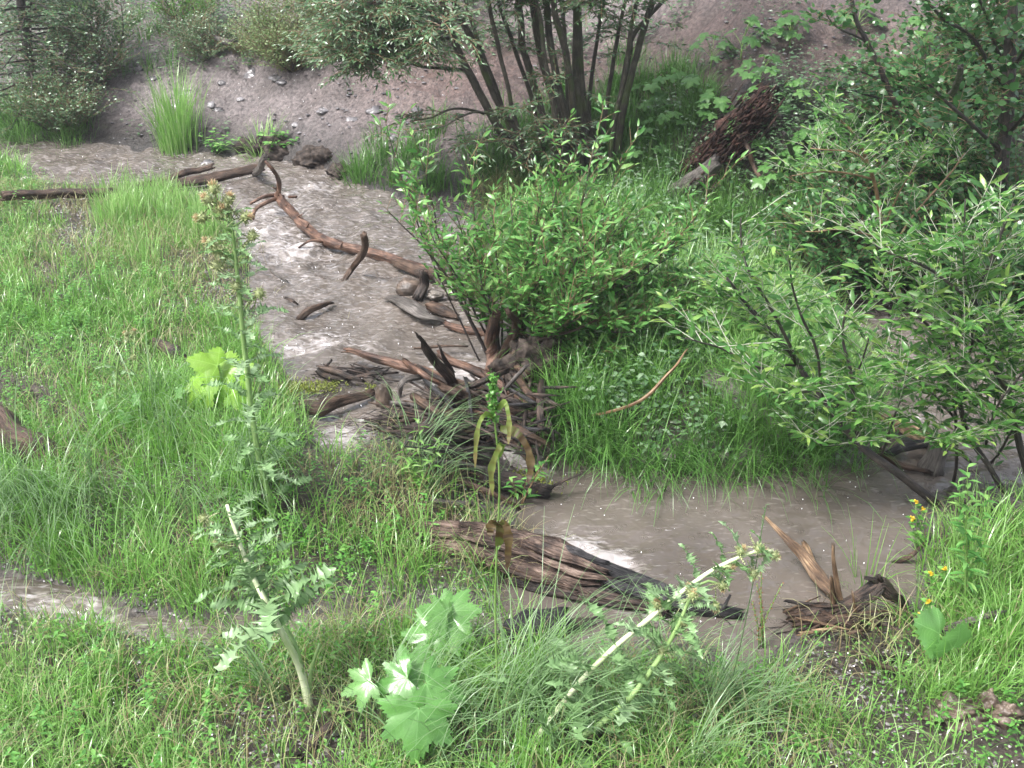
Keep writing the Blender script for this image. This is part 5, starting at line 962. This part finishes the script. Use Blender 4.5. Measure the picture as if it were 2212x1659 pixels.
for k in range(22):
    u = random.uniform(1730, 1930); v = random.uniform(1285, 1370); an = random.gauss(0, .5); l = random.uniform(14, 50); h = random.uniform(.02, .09); r_ = random.uniform(.003, .009)
    wood('bank_stick', 'thin broken stick in the small driftwood pile at the right pool edge', 'stick', [(u - l * math.cos(an), v - l * math.sin(an) * .8, h), (u, v, h + .01), (u + l * math.cos(an), v + l * math.sin(an) * .8, h)],
         [r_ * .8, r_, r_ * .5], random.choice(['dark_wood', 'brown_wood', 'gold_wood']), group='sticks in the right driftwood pile', nseg=7, step=.03, wob=.012)
for (a_, b_, r_, l_) in [((1800, 1330, .03), (1797, 1255, .2), .009, 'upright broken stick left of the two-toned one in the right driftwood'), ((1740, 1180, .06), (1765, 1235, .05), .012, 'short dark snag beside the golden driftwood stem'), ((1850, 1345, .03), (1843, 1290, .14), .007, 'short upright stick between two-toned stick and elbow root')]:
    wood('snag', l_, 'stick', [a_, tuple((np.array(a_) + np.array(b_)) / 2), b_], [r_, r_, r_ * .6], 'gold_wood')
# island / right channel logs
wood('island_log', 'muddy grey log lying through the island grass towards the pool', 'log', [(1535, 818, .06), (1590, 850, .07), (1650, 895, .06), (1700, 945, .04)], [.05, .055, .05, .04], 'grey_wood')
wood('island_log', 'short grey log leaning behind the muddy log on the island', 'log', [(1625, 780, .10), (1640, 820, .08), (1665, 870, .05)], [.04, .04, .03], 'grey_wood')
wood('channel_log', 'orange-brown log slanting through the right channel', 'log', [(1870, 880, .05), (1930, 915, .06), (1980, 940, .05), (2030, 965, .03)], [.022, .032, .035, .028], 'gold_wood')
wood('channel_branch', 'smooth black wet branch lying across the end of the orange-brown log', 'branch', [(1925, 978, .04), (1960, 965, .07), (2020, 955, .08)], [.02, .026, .018], 'black_wood')
wood('channel_stump', 'grey stump standing in the water at the right channel mouth', 'stump', [(2010, 1010, .0), (2022, 985, .06), (2030, 955, .12)], [.07, .05, .045], 'grey_wood', nseg=20, ridge=.3)
wood('channel_stick', 'reddish stick floating below the black branch', 'stick', [(1905, 975, .02), (1950, 1005, .03), (2000, 1018, .02)], [.014, .014, .008], 'brown_wood')
wood('right_bank_log', 'grey log on the right bank under the bank willow', 'log', [(2060, 1065, .05), (2140, 1080, .06), (2260, 1110, .06)], [.03, .035, .035], 'grey_wood')
wood('right_branch', 'pale weathered branch lying in the right foreground grass', 'branch', [(2040, 1365, .06), (2090, 1345, .08), (2150, 1325, .1)], [.014, .014, .010], 'grey_wood')
# red rotten stump on the slope
root = thing('rotten_stump', G(1560, 400), 'crumbling red-brown rotten stump on the right slope', 'stump')
part('trunk', [(1480, 375, .02), (1535, 325, .03), (1590, 275, .03), (1630, 235, .03)], [.05, .08, .09, .06], 'red_wood', nseg=60, step=.012, ridge=.8, rfreq=6, jag=.2, lf=9, lump=.35)
part('trunk', [(1570, 345, .01), (1605, 300, .03), (1640, 250, .04), (1660, 220, .03)], [.04, .06, .06, .04], 'red_wood', nseg=50, step=.012, ridge=.8, rfreq=6, jag=.15, lump=.35)
mb = MB()
for k in range(420):
    t = random.random(); u = 1500 + 160 * t + random.gauss(0, 17); v = 365 - 150 * t + random.gauss(0, 22); h = random.uniform(.02, .13); l = random.uniform(3, 15); q_ = random.uniform(.3, 1.8)
    tube(mb, [px3(u - l, v + l * q_, max(.01, h - .04)), px3(u, v, h), px3(u + l, v - l * q_, h)], [random.uniform(.002, .006), random.uniform(.004, .010), .002], nseg=6, step=.03, ridge=.4, jag=.02, seed=k)
tag(mb.build('rotten_fibres', M['red_wood'], root), kind='stuff')
wood('hollow_log', 'grey weathered log at the foot of the red stump', 'log', [(1440, 430, .06), (1490, 395, .10), (1545, 350, .12)], [.045, .06, .045], 'grey_wood', nseg=20, ridge=.25)
wood('slope_branch', 'curved grey-brown branch hanging down from the red stump', 'branch', [(1595, 290, .1), (1620, 325, .08), (1632, 365, .05), (1655, 405, .04)], [.012, .013, .015, .011], 'brown_wood')
wood('slope_stake', 'dead grey stake leaning on the slope beside the aspen', 'snag', [(2045, 270, .0), (2060, 200, .25), (2075, 145, .45)], [.02, .02, .014], 'grey_wood')
wood('slope_stake', 'short grey stake standing in front of the red stump', 'snag', [(1720, 360, .0), (1705, 320, .12), (1695, 290, .2)], [.014, .016, .012], 'grey_wood')
wood('slope_stick', 'short weathered stick lying on the upper left mud slope', 'stick', [(465, 80, .05), (490, 90, .06), (505, 88, .06)], [.02, .024, .014], 'grey_wood')
wood('slope_stick', 'long mossy stick lying in the grass at the upper left', 'stick', [(215, 55, .05), (250, 40, .06), (265, 30, .06)], [.014, .016, .010], 'grey_wood')
# ------------------------------------------------------------------ ground cover
def zpoly(pts, z=.2): return np.array([W(u, v, z)[:2] for u, v in pts])
def scatter(P, dens, clump=0, cs=2.5, dmin=.02, excl=(), seed=1):
    x0, y0 = P.min(0); x1, y1 = P.max(0); n = int((x1 - x0) * (y1 - y0) * dens); x = rng.uniform(x0, x1, n); y = rng.uniform(y0, y1, n)
    k = (sdf(P, x, y) < rng.normal(0, .10, n)) & (samp(GD, x, y) > dmin) & (x > GX0) & (x < GX1) & (y > GY0) & (y < GY1)
    x, y = x[k], y[k]
    if clump: c = fbm(x * cs, y * cs, seed, 3); k = rng.random(len(x)) < sstep(clump - .13, clump + .10, c); x, y = x[k], y[k]
    for (E, amt) in excl:
        k = (sdf(E, x, y) > rng.normal(0, .06, len(x))) | (rng.random(len(x)) > amt); x, y = x[k], y[k]
    return x, y
def tussock(x, y, per, sig):   # blades gathered round tuft centres
    X_ = np.repeat(x, per) + rng.normal(0, sig, len(x) * per); Y_ = np.repeat(y, per) + rng.normal(0, sig, len(x) * per); return X_, Y_
def grass_into(mb, x, y, h0, h1, b0=.3, b1=1.8, wd=.0018, cx=None, cy=None, bias=None, rlo=0, rhi=1, st=4, dmin=None, yf=0):
    if dmin is not None:
        k = samp(GD, x, y) > dmin; x, y = x[k], y[k]
        if cx is not None: cx, cy = cx[k], cy[k]
    n = len(x); P = np.stack([x, y, gh(x, y) - .01], 1); hs = .6 + .8 * fbm(x * 1.5, y * 1.5, 7, 2); H_ = rng.uniform(h0, h1, n) * hs * np.clip(1 - yf * (y - 4.2), .45, 1)
    az = rng.uniform(0, 6.283, n)
    if cx is not None: az = np.where(rng.random(n) < .8, np.arctan2(y - cy, x - cx) + rng.normal(0, .5, n), az)
    if bias is not None: k = rng.random(n) < bias[1]; az = np.where(k, bias[0] + rng.normal(0, .5, n), az)
    bend = rng.uniform(b0, b1, n); cn = fbm(x * 1.1 + 4, y * 1.1, 13, 3); r = np.clip(rlo + (rhi - rlo) * (cn * .6 + rng.random(n) * .5 - .05 + .0), 0, 1)
    blades(mb, P, H_, az, bend, rng.uniform(.6, 1.4, n) * wd * (.7 + .07 * np.clip(y, 2, 12)), r, st)
NEAR = zpoly([(-900, 340), (-100, 345), (10, 360), (70, 400), (110, 440), (260, 430), (400, 440), (500, 490), (545, 560), (535, 640), (560, 730), (640, 850), (700, 990), (850, 930), (1000, 960), (1130, 1050), (1130, 1150), (1080, 1330),
              (1200, 1440), (1400, 1390), (1560, 1400), (1640, 1430), (1720, 1360), (1850, 1340), (1960, 1320), (1980, 1150), (2000, 1080), (2212, 1050), (2700, 1050), (3400, 1900), (3400, 2300), (-1500, 2300), (-1500, 1300)])
GRAV = [(zpoly([(90, 420), (250, 425), (215, 560), (110, 540)], .28), .97), (zpoly([(360, 560), (520, 560), (540, 690), (410, 690)], .2), .93), (zpoly([(480, 1440), (760, 1440), (800, 1600), (620, 1659), (500, 1600)]), .72),
        (zpoly([(1600, 1560), (2212, 1500), (2212, 1700), (1600, 1700)]), .6), (zpoly([(1000, 1500), (1200, 1540), (1180, 1659), (950, 1659)]), .6), (zpoly([(850, 1200), (1080, 1220), (1130, 1340), (900, 1300)]), .7), (zpoly([(-200, 1210), (400, 1250), (450, 1330), (-200, 1300)]), .5),
        (zpoly([(1700, 1350), (2000, 1340), (1980, 1480), (1750, 1500)]), .65), (zpoly([(900, 1050), (1170, 1090), (1130, 1150), (920, 1130)]), .55), (zpoly([(820, 880), (1210, 860), (1230, 1060), (1000, 1060), (850, 985)]), .9), (zpoly([(940, 1130), (1140, 1140), (1320, 1220), (1300, 1300), (1120, 1270), (960, 1200)], .1), .8), (zpoly([(850, 1400), (1020, 1400), (1020, 1659), (780, 1659)]), .3)]
ALLN = [NEAR]
# short lawn-like grass
mb = MB(); x, y = scatter(NEAR, 4200, .43, 2.2, .015, GRAV, 3); grass_into(mb, x, y, .04, .13, .2, 2.2, .0015, rlo=.15, rhi=1.05, yf=.16)
x, y = scatter(NEAR, 70, .47, 1.3, .05, GRAV, 8); cx, cy = np.repeat(x, 34), np.repeat(y, 34); X_, Y_ = tussock(x, y, 34, .04); grass_into(mb, X_, Y_, .08, .24, .2, 2.2, .0022, cx, cy, rlo=.1, rhi=1, dmin=.0, yf=.16)
TALL = [zpoly(p) for p in ([(230, 430), (440, 400), (470, 480), (500, 600), (380, 620), (240, 560)], [(150, 820), (560, 900), (880, 1010), (1000, 1180), (820, 1260), (560, 1230), (250, 1180), (100, 1000)], [(560, 700), (640, 800), (700, 980), (600, 1000), (480, 760)], [(0, 1040), (150, 1000), (200, 1200), (0, 1180)], [(1980, 1120), (2300, 1080), (2300, 1400), (2050, 1400)], [(-60, 350), (50, 370), (60, 400), (-60, 420)])]
for k, P in enumerate(TALL):
    x, y = scatter(P, 48 if k != 0 else 90, .42, 3.5, .02, GRAV[:2] + GRAV[8:11] + [(zpoly([(0, 395), (260, 405), (260, 440), (0, 450)], .2), .9)], 20 + k); m_ = 36; cx, cy = np.repeat(x, m_), np.repeat(y, m_); X_, Y_ = tussock(x, y, m_, .05)
    grass_into(mb, X_, Y_, .12, .34 if k else .30, .15, 2.1 if k else 1.1, .0026, cx, cy, rlo=.1 if k != 0 else .45, rhi=1.1, dmin=-.02)
x, y = scatter(P_SIDE, 60, .40, 2.5, -.14, (), 28); m_ = 26; cx, cy = np.repeat(x, m_), np.repeat(y, m_); X_, Y_ = tussock(x, y, m_, .04); grass_into(mb, X_, Y_, .08, .26, .3, 2.0, .0018, cx, cy, rlo=.2, rhi=1.15)
x, y = scatter(zpoly([(-200, 1380), (2400, 1380), (2600, 1900), (-400, 1900)]), 95, .40, 2.5, .02, GRAV, 29); m_ = 44; cx, cy = np.repeat(x, m_), np.repeat(y, m_); X_, Y_ = tussock(x, y, m_, .045); grass_into(mb, X_, Y_, .06, .22, .3, 2.3, .0018, cx, cy, rlo=.2, rhi=1.15)
tag(mb.build('grass', M['grass']), 'lush bright green meadow grass on the near bank', 'grass', kind='stuff')
# long sedge arcs lying over
mb = MB(); ARC = [(zpoly([(760, 1400), (1500, 1400), (1650, 1480), (1500, 1659), (700, 1659)]), 26, (0.2, .6)), (zpoly([(930, 1120), (1150, 1180), (1150, 1330), (1000, 1300)]), 30, (-.9, .8)), (zpoly([(-50, 940), (180, 1030), (200, 1180), (-50, 1150)]), 40, (-1.2, .8)), (zpoly([(450, 1380), (760, 1420), (800, 1560), (500, 1500)]), 14, (2.9, .7)), (zpoly([(820, 980), (1100, 1020), (1080, 1120), (850, 1090)]), 34, (.3, .5)), (zpoly([(350, 850), (560, 850), (620, 1100), (400, 1100)]), 24, (-1.3, .7))]
for P, dn, bs in ARC:
    x, y = scatter(P, dn, 0, 1, .02, GRAV[8:11]); m_ = 34; cx, cy = np.repeat(x, m_), np.repeat(y, m_); X_, Y_ = tussock(x, y, m_, .03); grass_into(mb, X_, Y_, .3, .62, 1.2, 2.6, .0018, cx, cy, bs, 0, 1, 6)
tag(mb.build('sedge', M['grass_blue']), 'long pale drooping sedge blades arching over the near bank', 'sedge', kind='stuff')
# dead straw
mb = MB(); x, y = scatter(NEAR, 1000, .42, 1.6, .02, (), 31); n = len(x); P = np.stack([x, y, gh(x, y) + .01], 1); blades(mb, P, rng.uniform(.06, .2, n), rng.uniform(0, 6.28, n), rng.uniform(1.2, 2.2, n), rng.uniform(.001, .002, n), None, 3)
for c, s, q in [((1080, 1200), .10, 260), ((840, 1120), .12, 300), ((620, 1570), .18, 260), ((1870, 1370), .1, 90), ((390, 560), .35, 300), ((1380, 1510), .16, 200), ((750, 1380), .1, 120)]:
    g = G(*c); x = g[0] + rng.normal(0, s, q); y = g[1] + rng.normal(0, s, q); P = np.stack([x, y, gh(x, y)], 1); blades(mb, P, rng.uniform(.08, .26, q), rng.uniform(0, 6.28, q), rng.uniform(.6, 2.2, q), rng.uniform(.001, .0022, q), None, 4)
tag(mb.build('dead_grass', M['straw']), 'dead straw-coloured and rusty grass lying among the green', 'straw', kind='stuff')
# small broad leaves
mb = MB(); x, y = scatter(NEAR, 3600, .40, 2.0, .01, [(g, a * .85) for g, a in GRAV], 41); n = len(x); az = rng.uniform(0, 6.28, n); P = np.stack([x, y, gh(x, y) + rng.uniform(.005, .06, n)], 1)
leaves(mb, P, np.stack([np.cos(az), np.sin(az), rng.uniform(-.1, .6, n)], 1), rng.normal(0, .35, (n, 3)) + [0, 0, 1], rng.uniform(.007, .018, n), rng.uniform(.003, .006, n), [(0, .2), (.5, 1), (1, .15)], fold=.15, curl=.2)
x, y = scatter(NEAR, 110, .50, 1.4, .03, GRAV, 43); m_ = 16; n = len(x) * m_; hh = np.tile(np.linspace(.02, .11, m_), len(x)) * np.repeat(rng.uniform(.6, 1.4, len(x)), m_); az = np.tile(np.arange(m_) * 2.4, len(x)) + rng.normal(0, .3, n); lx = np.repeat(rng.normal(0, .25, len(x)), m_) * hh; ly = np.repeat(rng.normal(0, .25, len(x)), m_) * hh
X_ = np.repeat(x, m_) + lx; Y_ = np.repeat(y, m_) + ly; leaves(mb, np.stack([X_, Y_, gh(X_, Y_) + hh], 1), np.stack([np.cos(az), np.sin(az), .35 + 0 * az], 1), rng.normal(0, .2, (n, 3)) + [0, 0, 1], rng.uniform(.014, .034, n), rng.uniform(.003, .007, n), SIMPLE, fold=.2, curl=.35)
tag(mb.build('ground_cover', M['forb']), 'low clover-like leaves and small herbs carpeting the near bank', 'ground cover', kind='stuff')
# lush grass on the island, dark and long
mb = MB(); ISL = zpoly([(1085, 520), (1300, 470), (1550, 500), (1770, 650), (1850, 800), (1890, 940), (1800, 1000), (1500, 1000), (1300, 990), (1190, 950), (1160, 850), (1180, 720), (1080, 640)], .12)
x, y = scatter(ISL, 60, .40, 3, -.02, (), 51); m_ = 44; cx, cy = np.repeat(x, m_), np.repeat(y, m_); X_, Y_ = tussock(x, y, m_, .04); grass_into(mb, X_, Y_, .10, .42, .4, 2.5, .0024, cx, cy, None, 0, 1.2, 5)
i2 = MB(); x, y = scatter(ISL, 34, .48, 2, -.02, (), 57); m_ = 40; cx, cy = np.repeat(x, m_), np.repeat(y, m_); X_, Y_ = tussock(x, y, m_, .05); grass_into(i2, X_, Y_, .12, .40, .4, 2.3, .0026, cx, cy, None, .1, 1.1, 5)
x, y = scatter(zpoly([(1480, 560), (1800, 600), (1870, 800), (1700, 860), (1500, 760)], .3), 70, .3, 2, -.02, (), 58); cx, cy = np.repeat(x, m_), np.repeat(y, m_); X_, Y_ = tussock(x, y, m_, .05); grass_into(i2, X_, Y_, .15, .42, .4, 2.3, .0028, cx, cy, None, .2, 1.2, 5)
tag(i2.build('island_light_grass', M['grass']), 'lighter fresh grass mixed through the island and at its upper right', 'grass', kind='stuff')
FR = [W(u, v, .1) for u, v in [(1190, 900), (1205, 940), (1250, 965), (1330, 985), (1420, 992), (1520, 995), (1620, 990), (1720, 990), (1800, 992), (1180, 820), (1190, 860)]]
FRc = smooth_path(np.array(FR[9:] + FR[:9]), 60); x = FRc[:, 0] + rng.normal(0, .02, 60); y = FRc[:, 1] + rng.uniform(0, .12, 60); x += rng.normal(0, .08, 60); y += rng.normal(0, .05, 60); m_ = 26; cx, cy = np.repeat(x, m_), np.repeat(y + .05, m_); X_, Y_ = tussock(x, y, m_, .03)
grass_into(mb, X_, Y_, .12, .5, .6, 2.9, .0024, cx, cy, (-1.57, .6), 0, 1, 6)
tag(mb.build('island_grass', M['grass_dark']), 'long deep green grass tussocks covering the island and drooping into the pool', 'grass', kind='stuff')
# far bank grass and the patchy slope
mb = MB(); FB = [(hillp([(750, 400), (800, 330), (900, 300), (1100, 300), (1300, 200), (1450, 160), (1560, 230), (1480, 330), (1500, 430), (1300, 440), (1100, 440), (900, 410)]), 120, .30), (hillp([(1490, 470), (1640, 400), (1760, 480), (1900, 560), (1780, 640), (1600, 540)]), 60, .2), (hillp([(1330, 130), (1420, 130), (1440, 300), (1330, 330)]), 60, .35),
        (hillp([(1700, 430), (2212, 380), (2212, 640), (1800, 620)]), 25, .3), (hillp([(0, 290), (0, 200), (120, 210), (220, 240), (210, 290), (120, 305)]), 60, .3), (hillp([(60, 10), (500, 10), (480, 40), (300, 60), (180, 90), (100, 110)]), 30, .45), (hillp([(240, 60), (420, 60), (460, 110), (350, 150), (270, 110)]), 22, .5)]
for k, (P, dn, cl) in enumerate(FB):
    x, y = scatter(P, dn, cl, 2, .02, (), 61 + k); m_ = 34; cx, cy = np.repeat(x, m_), np.repeat(y, m_); X_, Y_ = tussock(x, y, m_, .05); grass_into(mb, X_, Y_, .12, .34, .3, 2.0, .0026, cx, cy, None, 0, 1, 4)
tag(mb.build('far_bank_grass', M['grass_dark']), 'grass growing on the far bank around the willow clump', 'grass', kind='stuff')
# leafy undergrowth
mb = MB(); UG = [(ISL, 110), (hillp([(1150, 300), (1300, 200), (1550, 200), (1560, 330), (1480, 440), (1300, 430)]), 90), (hillp([(1650, 180), (2300, 60), (2300, 620), (1800, 620), (1600, 450)]), 170), (hillp([(0, 0), (600, 0), (560, 90), (480, 150), (400, 130), (300, 150), (200, 140), (160, 150), (180, 250), (0, 290)]), 130), (hillp([(480, 0), (850, 0), (800, 90), (650, 140), (500, 120)]), 130), (hillp([(300, 100), (480, 80), (560, 130), (450, 180), (330, 160)]), 50), (hillp([(850, 0), (1500, 0), (1450, 60), (1000, 120), (860, 100)]), 90), (hillp([(200, 250), (420, 260), (560, 310), (560, 345), (300, 325), (200, 300)]), 60), (hillp([(1380, 60), (2212, 40), (2212, 200), (1600, 200)]), 30), (hillp([(300, 300), (420, 330), (560, 340), (620, 350), (560, 290), (420, 270)]), 22), (hillp([(850, 0), (1100, 0), (1050, 110), (900, 100)]), 40)]
for k, (P, dn) in enumerate(UG):
    x, y = scatter(P, dn, .42, 1.6, .02, (), 71 + k); m_ = 18; n = len(x) * m_; hh = np.tile(np.linspace(.02, .22, m_), len(x)) * np.repeat(rng.uniform(.5, 1.4, len(x)), m_); az = rng.uniform(0, 6.28, n); rd = rng.uniform(0, .10, n)
    X_ = np.repeat(x, m_) + np.cos(az) * rd; Y_ = np.repeat(y, m_) + np.sin(az) * rd; leaves(mb, np.stack([X_, Y_, gh(X_, Y_) + hh], 1), np.stack([np.cos(az), np.sin(az), .2 + 0 * az], 1), rng.normal(0, .3, (n, 3)) + [0, 0, 1], rng.uniform(.026, .055, n), rng.uniform(.007, .014, n), SIMPLE, fold=.2, curl=.35)
tag(mb.build('undergrowth', M['willow_far_leaf']), 'low leafy undergrowth patching the far slope', 'undergrowth', kind='stuff')
# single large grass clumps
def clump(lb, u, v, h, n=240, sig=.05, wd=.003, mat='grass', b=(.1, 1.0), rl=.3, bias=None):
    g = G(u, v); x = g[0] + rng.normal(0, sig, n); y = g[1] + rng.normal(0, sig, n); mb = MB(); az = np.arctan2(y - g[1], x - g[0]) + rng.normal(0, .4, n)
    if bias is not None: az = bias + rng.normal(0, .5, n)
    blades(mb, np.stack([x, y, gh(x, y) - .01], 1), rng.uniform(.4, 1, n) * h, az, rng.uniform(b[0], b[1], n), rng.uniform(.6, 1.3, n) * wd, np.clip(rl + rng.random(n) * .7, 0, 1), 6)
    return tag(mb.build('grass_clump', M[mat]), lb, 'grass clump', 'single grass clumps')
clump('tall fresh green grass clump standing at the foot of the far mud slope', 385, 315, .72, 420, .09, .004)
clump('grass clump drooping into the stream at the far left', 45, 300, .75, 300, .12, .004, 'grass_dark', (.8, 2.6), .4)
clump('green grass clump on the far waterline under the spruce', 140, 300, .42, 260, .11, .0035, 'grass_dark', (.5, 2.2), .4)
clump('dark grass clump on the small earth hump in the far bank', 775, 385, .32, 200, .06, .003, 'grass_dark', (.2, 1.6))
clump('wiry dry grass clump hanging from the far bank below the willow trunks', 1080, 430, .42, 420, .09, .003, 'straw', (1.2, 2.6), .1, -1.57)
clump('grass tuft sprouting on the driftwood at the right of the pool', 1790, 1240, .22, 120, .06, .0022, 'grass', (.4, 2))
clump('tall grass stems arching left at the pool edge by the right driftwood', 1870, 1260, .42, 40, .04, .0025, 'grass', (.3, 1.4), .3)
clump('leafy grass clump on the far bank below the undercut', 560, 335, .3, 160, .08, .004, 'grass', (.6, 2.2), .4)
clump('rusty brown grass clump on the red-brown slope', 520, 110, .22, 160, .05, .003, 'straw', (.8, 2.2), 0)
clump('dry grass tuft under the pale shrub on the slope', 620, 130, .2, 140, .05, .003, 'straw', (.8, 2.2), .2)
# tall single stalks
for k, (u, v, u2, v2, c) in enumerate([(60, 1530, 45, 1290, 'thin dark seed stalk standing at the lower left edge'), (1000, 1500, 975, 1420, 'x'), (1560, 1560, 1655, 1090, 'long pale grass stalk crossing in front of the pool towards the upper right')]):
    if c == 'x': continue
    b = G(u, v); t = D(u2, v2, b[1] + .05); mb = MB(); tube(mb, [b, (b + t) / 2 + np.array([.01, 0, .01]), t], [.002, .0012], nseg=5, lump=0); n = 30; q = rng.uniform(.8, 1, n); c_ = b + (t - b) * q[:, None]
    leaves(mb, c_, rng.normal(0, .4, (n, 3)) + (t - b) / np.linalg.norm(t - b), rng.normal(0, 1, (n, 3)), .012, .0015, SIMPLE); tag(mb.build('grass_stalk', M['grass_blue']), c, 'grass stalk')
# gravel, hail, litter
def pebbles(name, lb, cat, x, y, s0, s1, mat, sink=.3, flat=.6):
    n = len(x); s = rng.uniform(s0, s1, n); T = np.array([[1, 0, 0], [.3, .95, 0], [-.8, .6, 0], [-.8, -.6, 0], [.3, -.95, 0], [.1, .1, 1], [0, 0, -1]], float); a = rng.uniform(0, 6.28, n)
    V = T[None] * np.stack([s, s * rng.uniform(.6, 1, n), s * flat], 1)[:, None, :]; V = V * rng.uniform(.75, 1.2, V.shape)
    X_ = V[..., 0] * np.cos(a)[:, None] - V[..., 1] * np.sin(a)[:, None]; Y_ = V[..., 0] * np.sin(a)[:, None] + V[..., 1] * np.cos(a)[:, None]
    z = gh(x, y) + s * flat * (1 - sink) ; P = np.stack([X_ + x[:, None], Y_ + y[:, None], V[..., 2] + z[:, None]], -1)
    f = []
    for q in range(5): f += [[q, (q + 1) % 5, 5], [(q + 1) % 5, q, 6]]
    mb = MB(); mb.add(P.reshape(-1, 3), None, ((np.arange(n) * 7)[:, None, None] + np.array(f)[None]).reshape(-1, 3), None, np.repeat(rng.random(n), 7)); tag(mb.build(name, M[mat], smooth=False), lb, cat, kind='stuff')
xs, ys = scatter(NEAR, 420, .45, 2, .005, (), 81)
for g, a in GRAV[:8]: x, y = scatter(g, 2600 * a, .4, 4, -.01, (), 83); xs = np.concatenate([xs, x]); ys = np.concatenate([ys, y])
pebbles('gravel', 'grey wet gravel lying in the bare patches of the near bank', 'gravel', xs, ys, .003, .012, 'gravel')
x, y = scatter(hillp([(0, 300), (120, 130), (500, 90), (1100, 60), (2000, 60), (2100, 300), (1400, 300), (760, 380), (300, 320)]), 90, .45, 1.5, .02, (), 85); pebbles('slope_rubble', 'small shale chips and clods strewn over the muddy slope', 'rubble', x, y, .004, .028, 'slate', .2, .4)
x, y = scatter(NEAR, 260, .5, 1.5, .01, (), 86); 
for g, a in GRAV[2:5] + GRAV[7:8]: x2, y2 = scatter(g, 420, .5, 4, 0, (), 87); x = np.concatenate([x, x2]); y = np.concatenate([y, y2])
pebbles('hailstones', 'tiny white hailstones scattered in the grass', 'hail', x, y, .0015, .0042, 'hail', 0, .9)
x, y = scatter(hillp([(0, 200), (900, 60), (2212, 60), (2212, 500), (1500, 400), (1000, 300), (0, 290)]), 30, .5, 1.5, .01, (), 88); pebbles('slope_hailstones', 'tiny white hailstones caught on the far slope', 'hail', x, y, .003, .006, 'hail', 0, .9)
# moss tufts and dead twigs
mb = MB()
for u, v, s, q in [(1120, 1050, .07, 900), (645, 850, .07, 700), (1010, 920, .035, 300), (800, 850, .02, 60), (700, 850, .05, 200)]:
    g = G(u, v); n = q; c = g + rng.normal(0, 1, (n, 3)) * [s, s * .6, .012] + [0, 0, .03]; leaves(mb, c, rng.normal(0, 1, (n, 3)) + [0, 0, .8], rng.normal(0, 1, (n, 3)), .018, .003, SIMPLE)
tag(mb.build('moss', M['moss']), 'yellow-green moss tufts on the driftwood', 'moss', kind='stuff')
mb = MB()
for g_, s_, q_ in [(G(930, 915), (.24, .11, .05), 900), (G(740, 805), (.16, .06, .02), 140), (G(1080, 930), (.2, .12, .05), 600), (G(1040, 1040), (.22, .1, .02), 160), (G(1820, 1350), (.25, .08, .02), 120), (G(1230, 1590), (.2, .08, .02), 90), (G(1900, 1420), (.2, .12, .02), 60)]:
    for k in range(q_):
        c = g_ + rng.normal(0, 1, 3) * s_ * .6; c[2] = max(c[2], float(gh(c[0], c[1])) + .005) ; a = random.uniform(0, 6.28); l = random.uniform(.02, .07); d = np.array([math.cos(a), math.sin(a) * .7, random.uniform(-.2, .3)]) * l
        tube(mb, [c - d, c + d], [random.uniform(.001, .0035), .001], nseg=4, step=.05, lump=.1, cap=False)
tag(mb.build('twig_litter', M['dark_wood']), 'fine dark twig and bark litter packed into the driftwood', 'twigs', kind='stuff')

# ------------------------------------------------------------------ rain haze
def haze():
    m = bpy.data.materials.new('haze'); m.use_nodes = True; n = m.node_tree; n.nodes.clear(); o_ = n.nodes.new('ShaderNodeOutputMaterial'); v = n.nodes.new('ShaderNodeVolumePrincipled')
    v.inputs['Color'].default_value = (.93, .95, 1, 1); v.inputs['Density'].default_value = 0.0026; v.inputs['Anisotropy'].default_value = 0.3; n.links.new(v.outputs[0], o_.inputs['Volume'])
    x0, x1, y0, y1, z0, z1 = -90, 90, -70, 100, -2.5, 10
    vs = [(x, y, z) for x in (x0, x1) for y in (y0, y1) for z in (z0, z1)]
    me = bpy.data.meshes.new('haze'); me.from_pydata(vs, [], [(0, 1, 3, 2), (4, 6, 7, 5), (0, 4, 5, 1), (2, 3, 7, 6), (0, 2, 6, 4), (1, 5, 7, 3)]); me.materials.append(m)
    h = bpy.data.objects.new('haze', me); col.objects.link(h); tag(h, 'thin pale rain haze hanging over the whole creek', 'haze', kind='stuff')
haze()
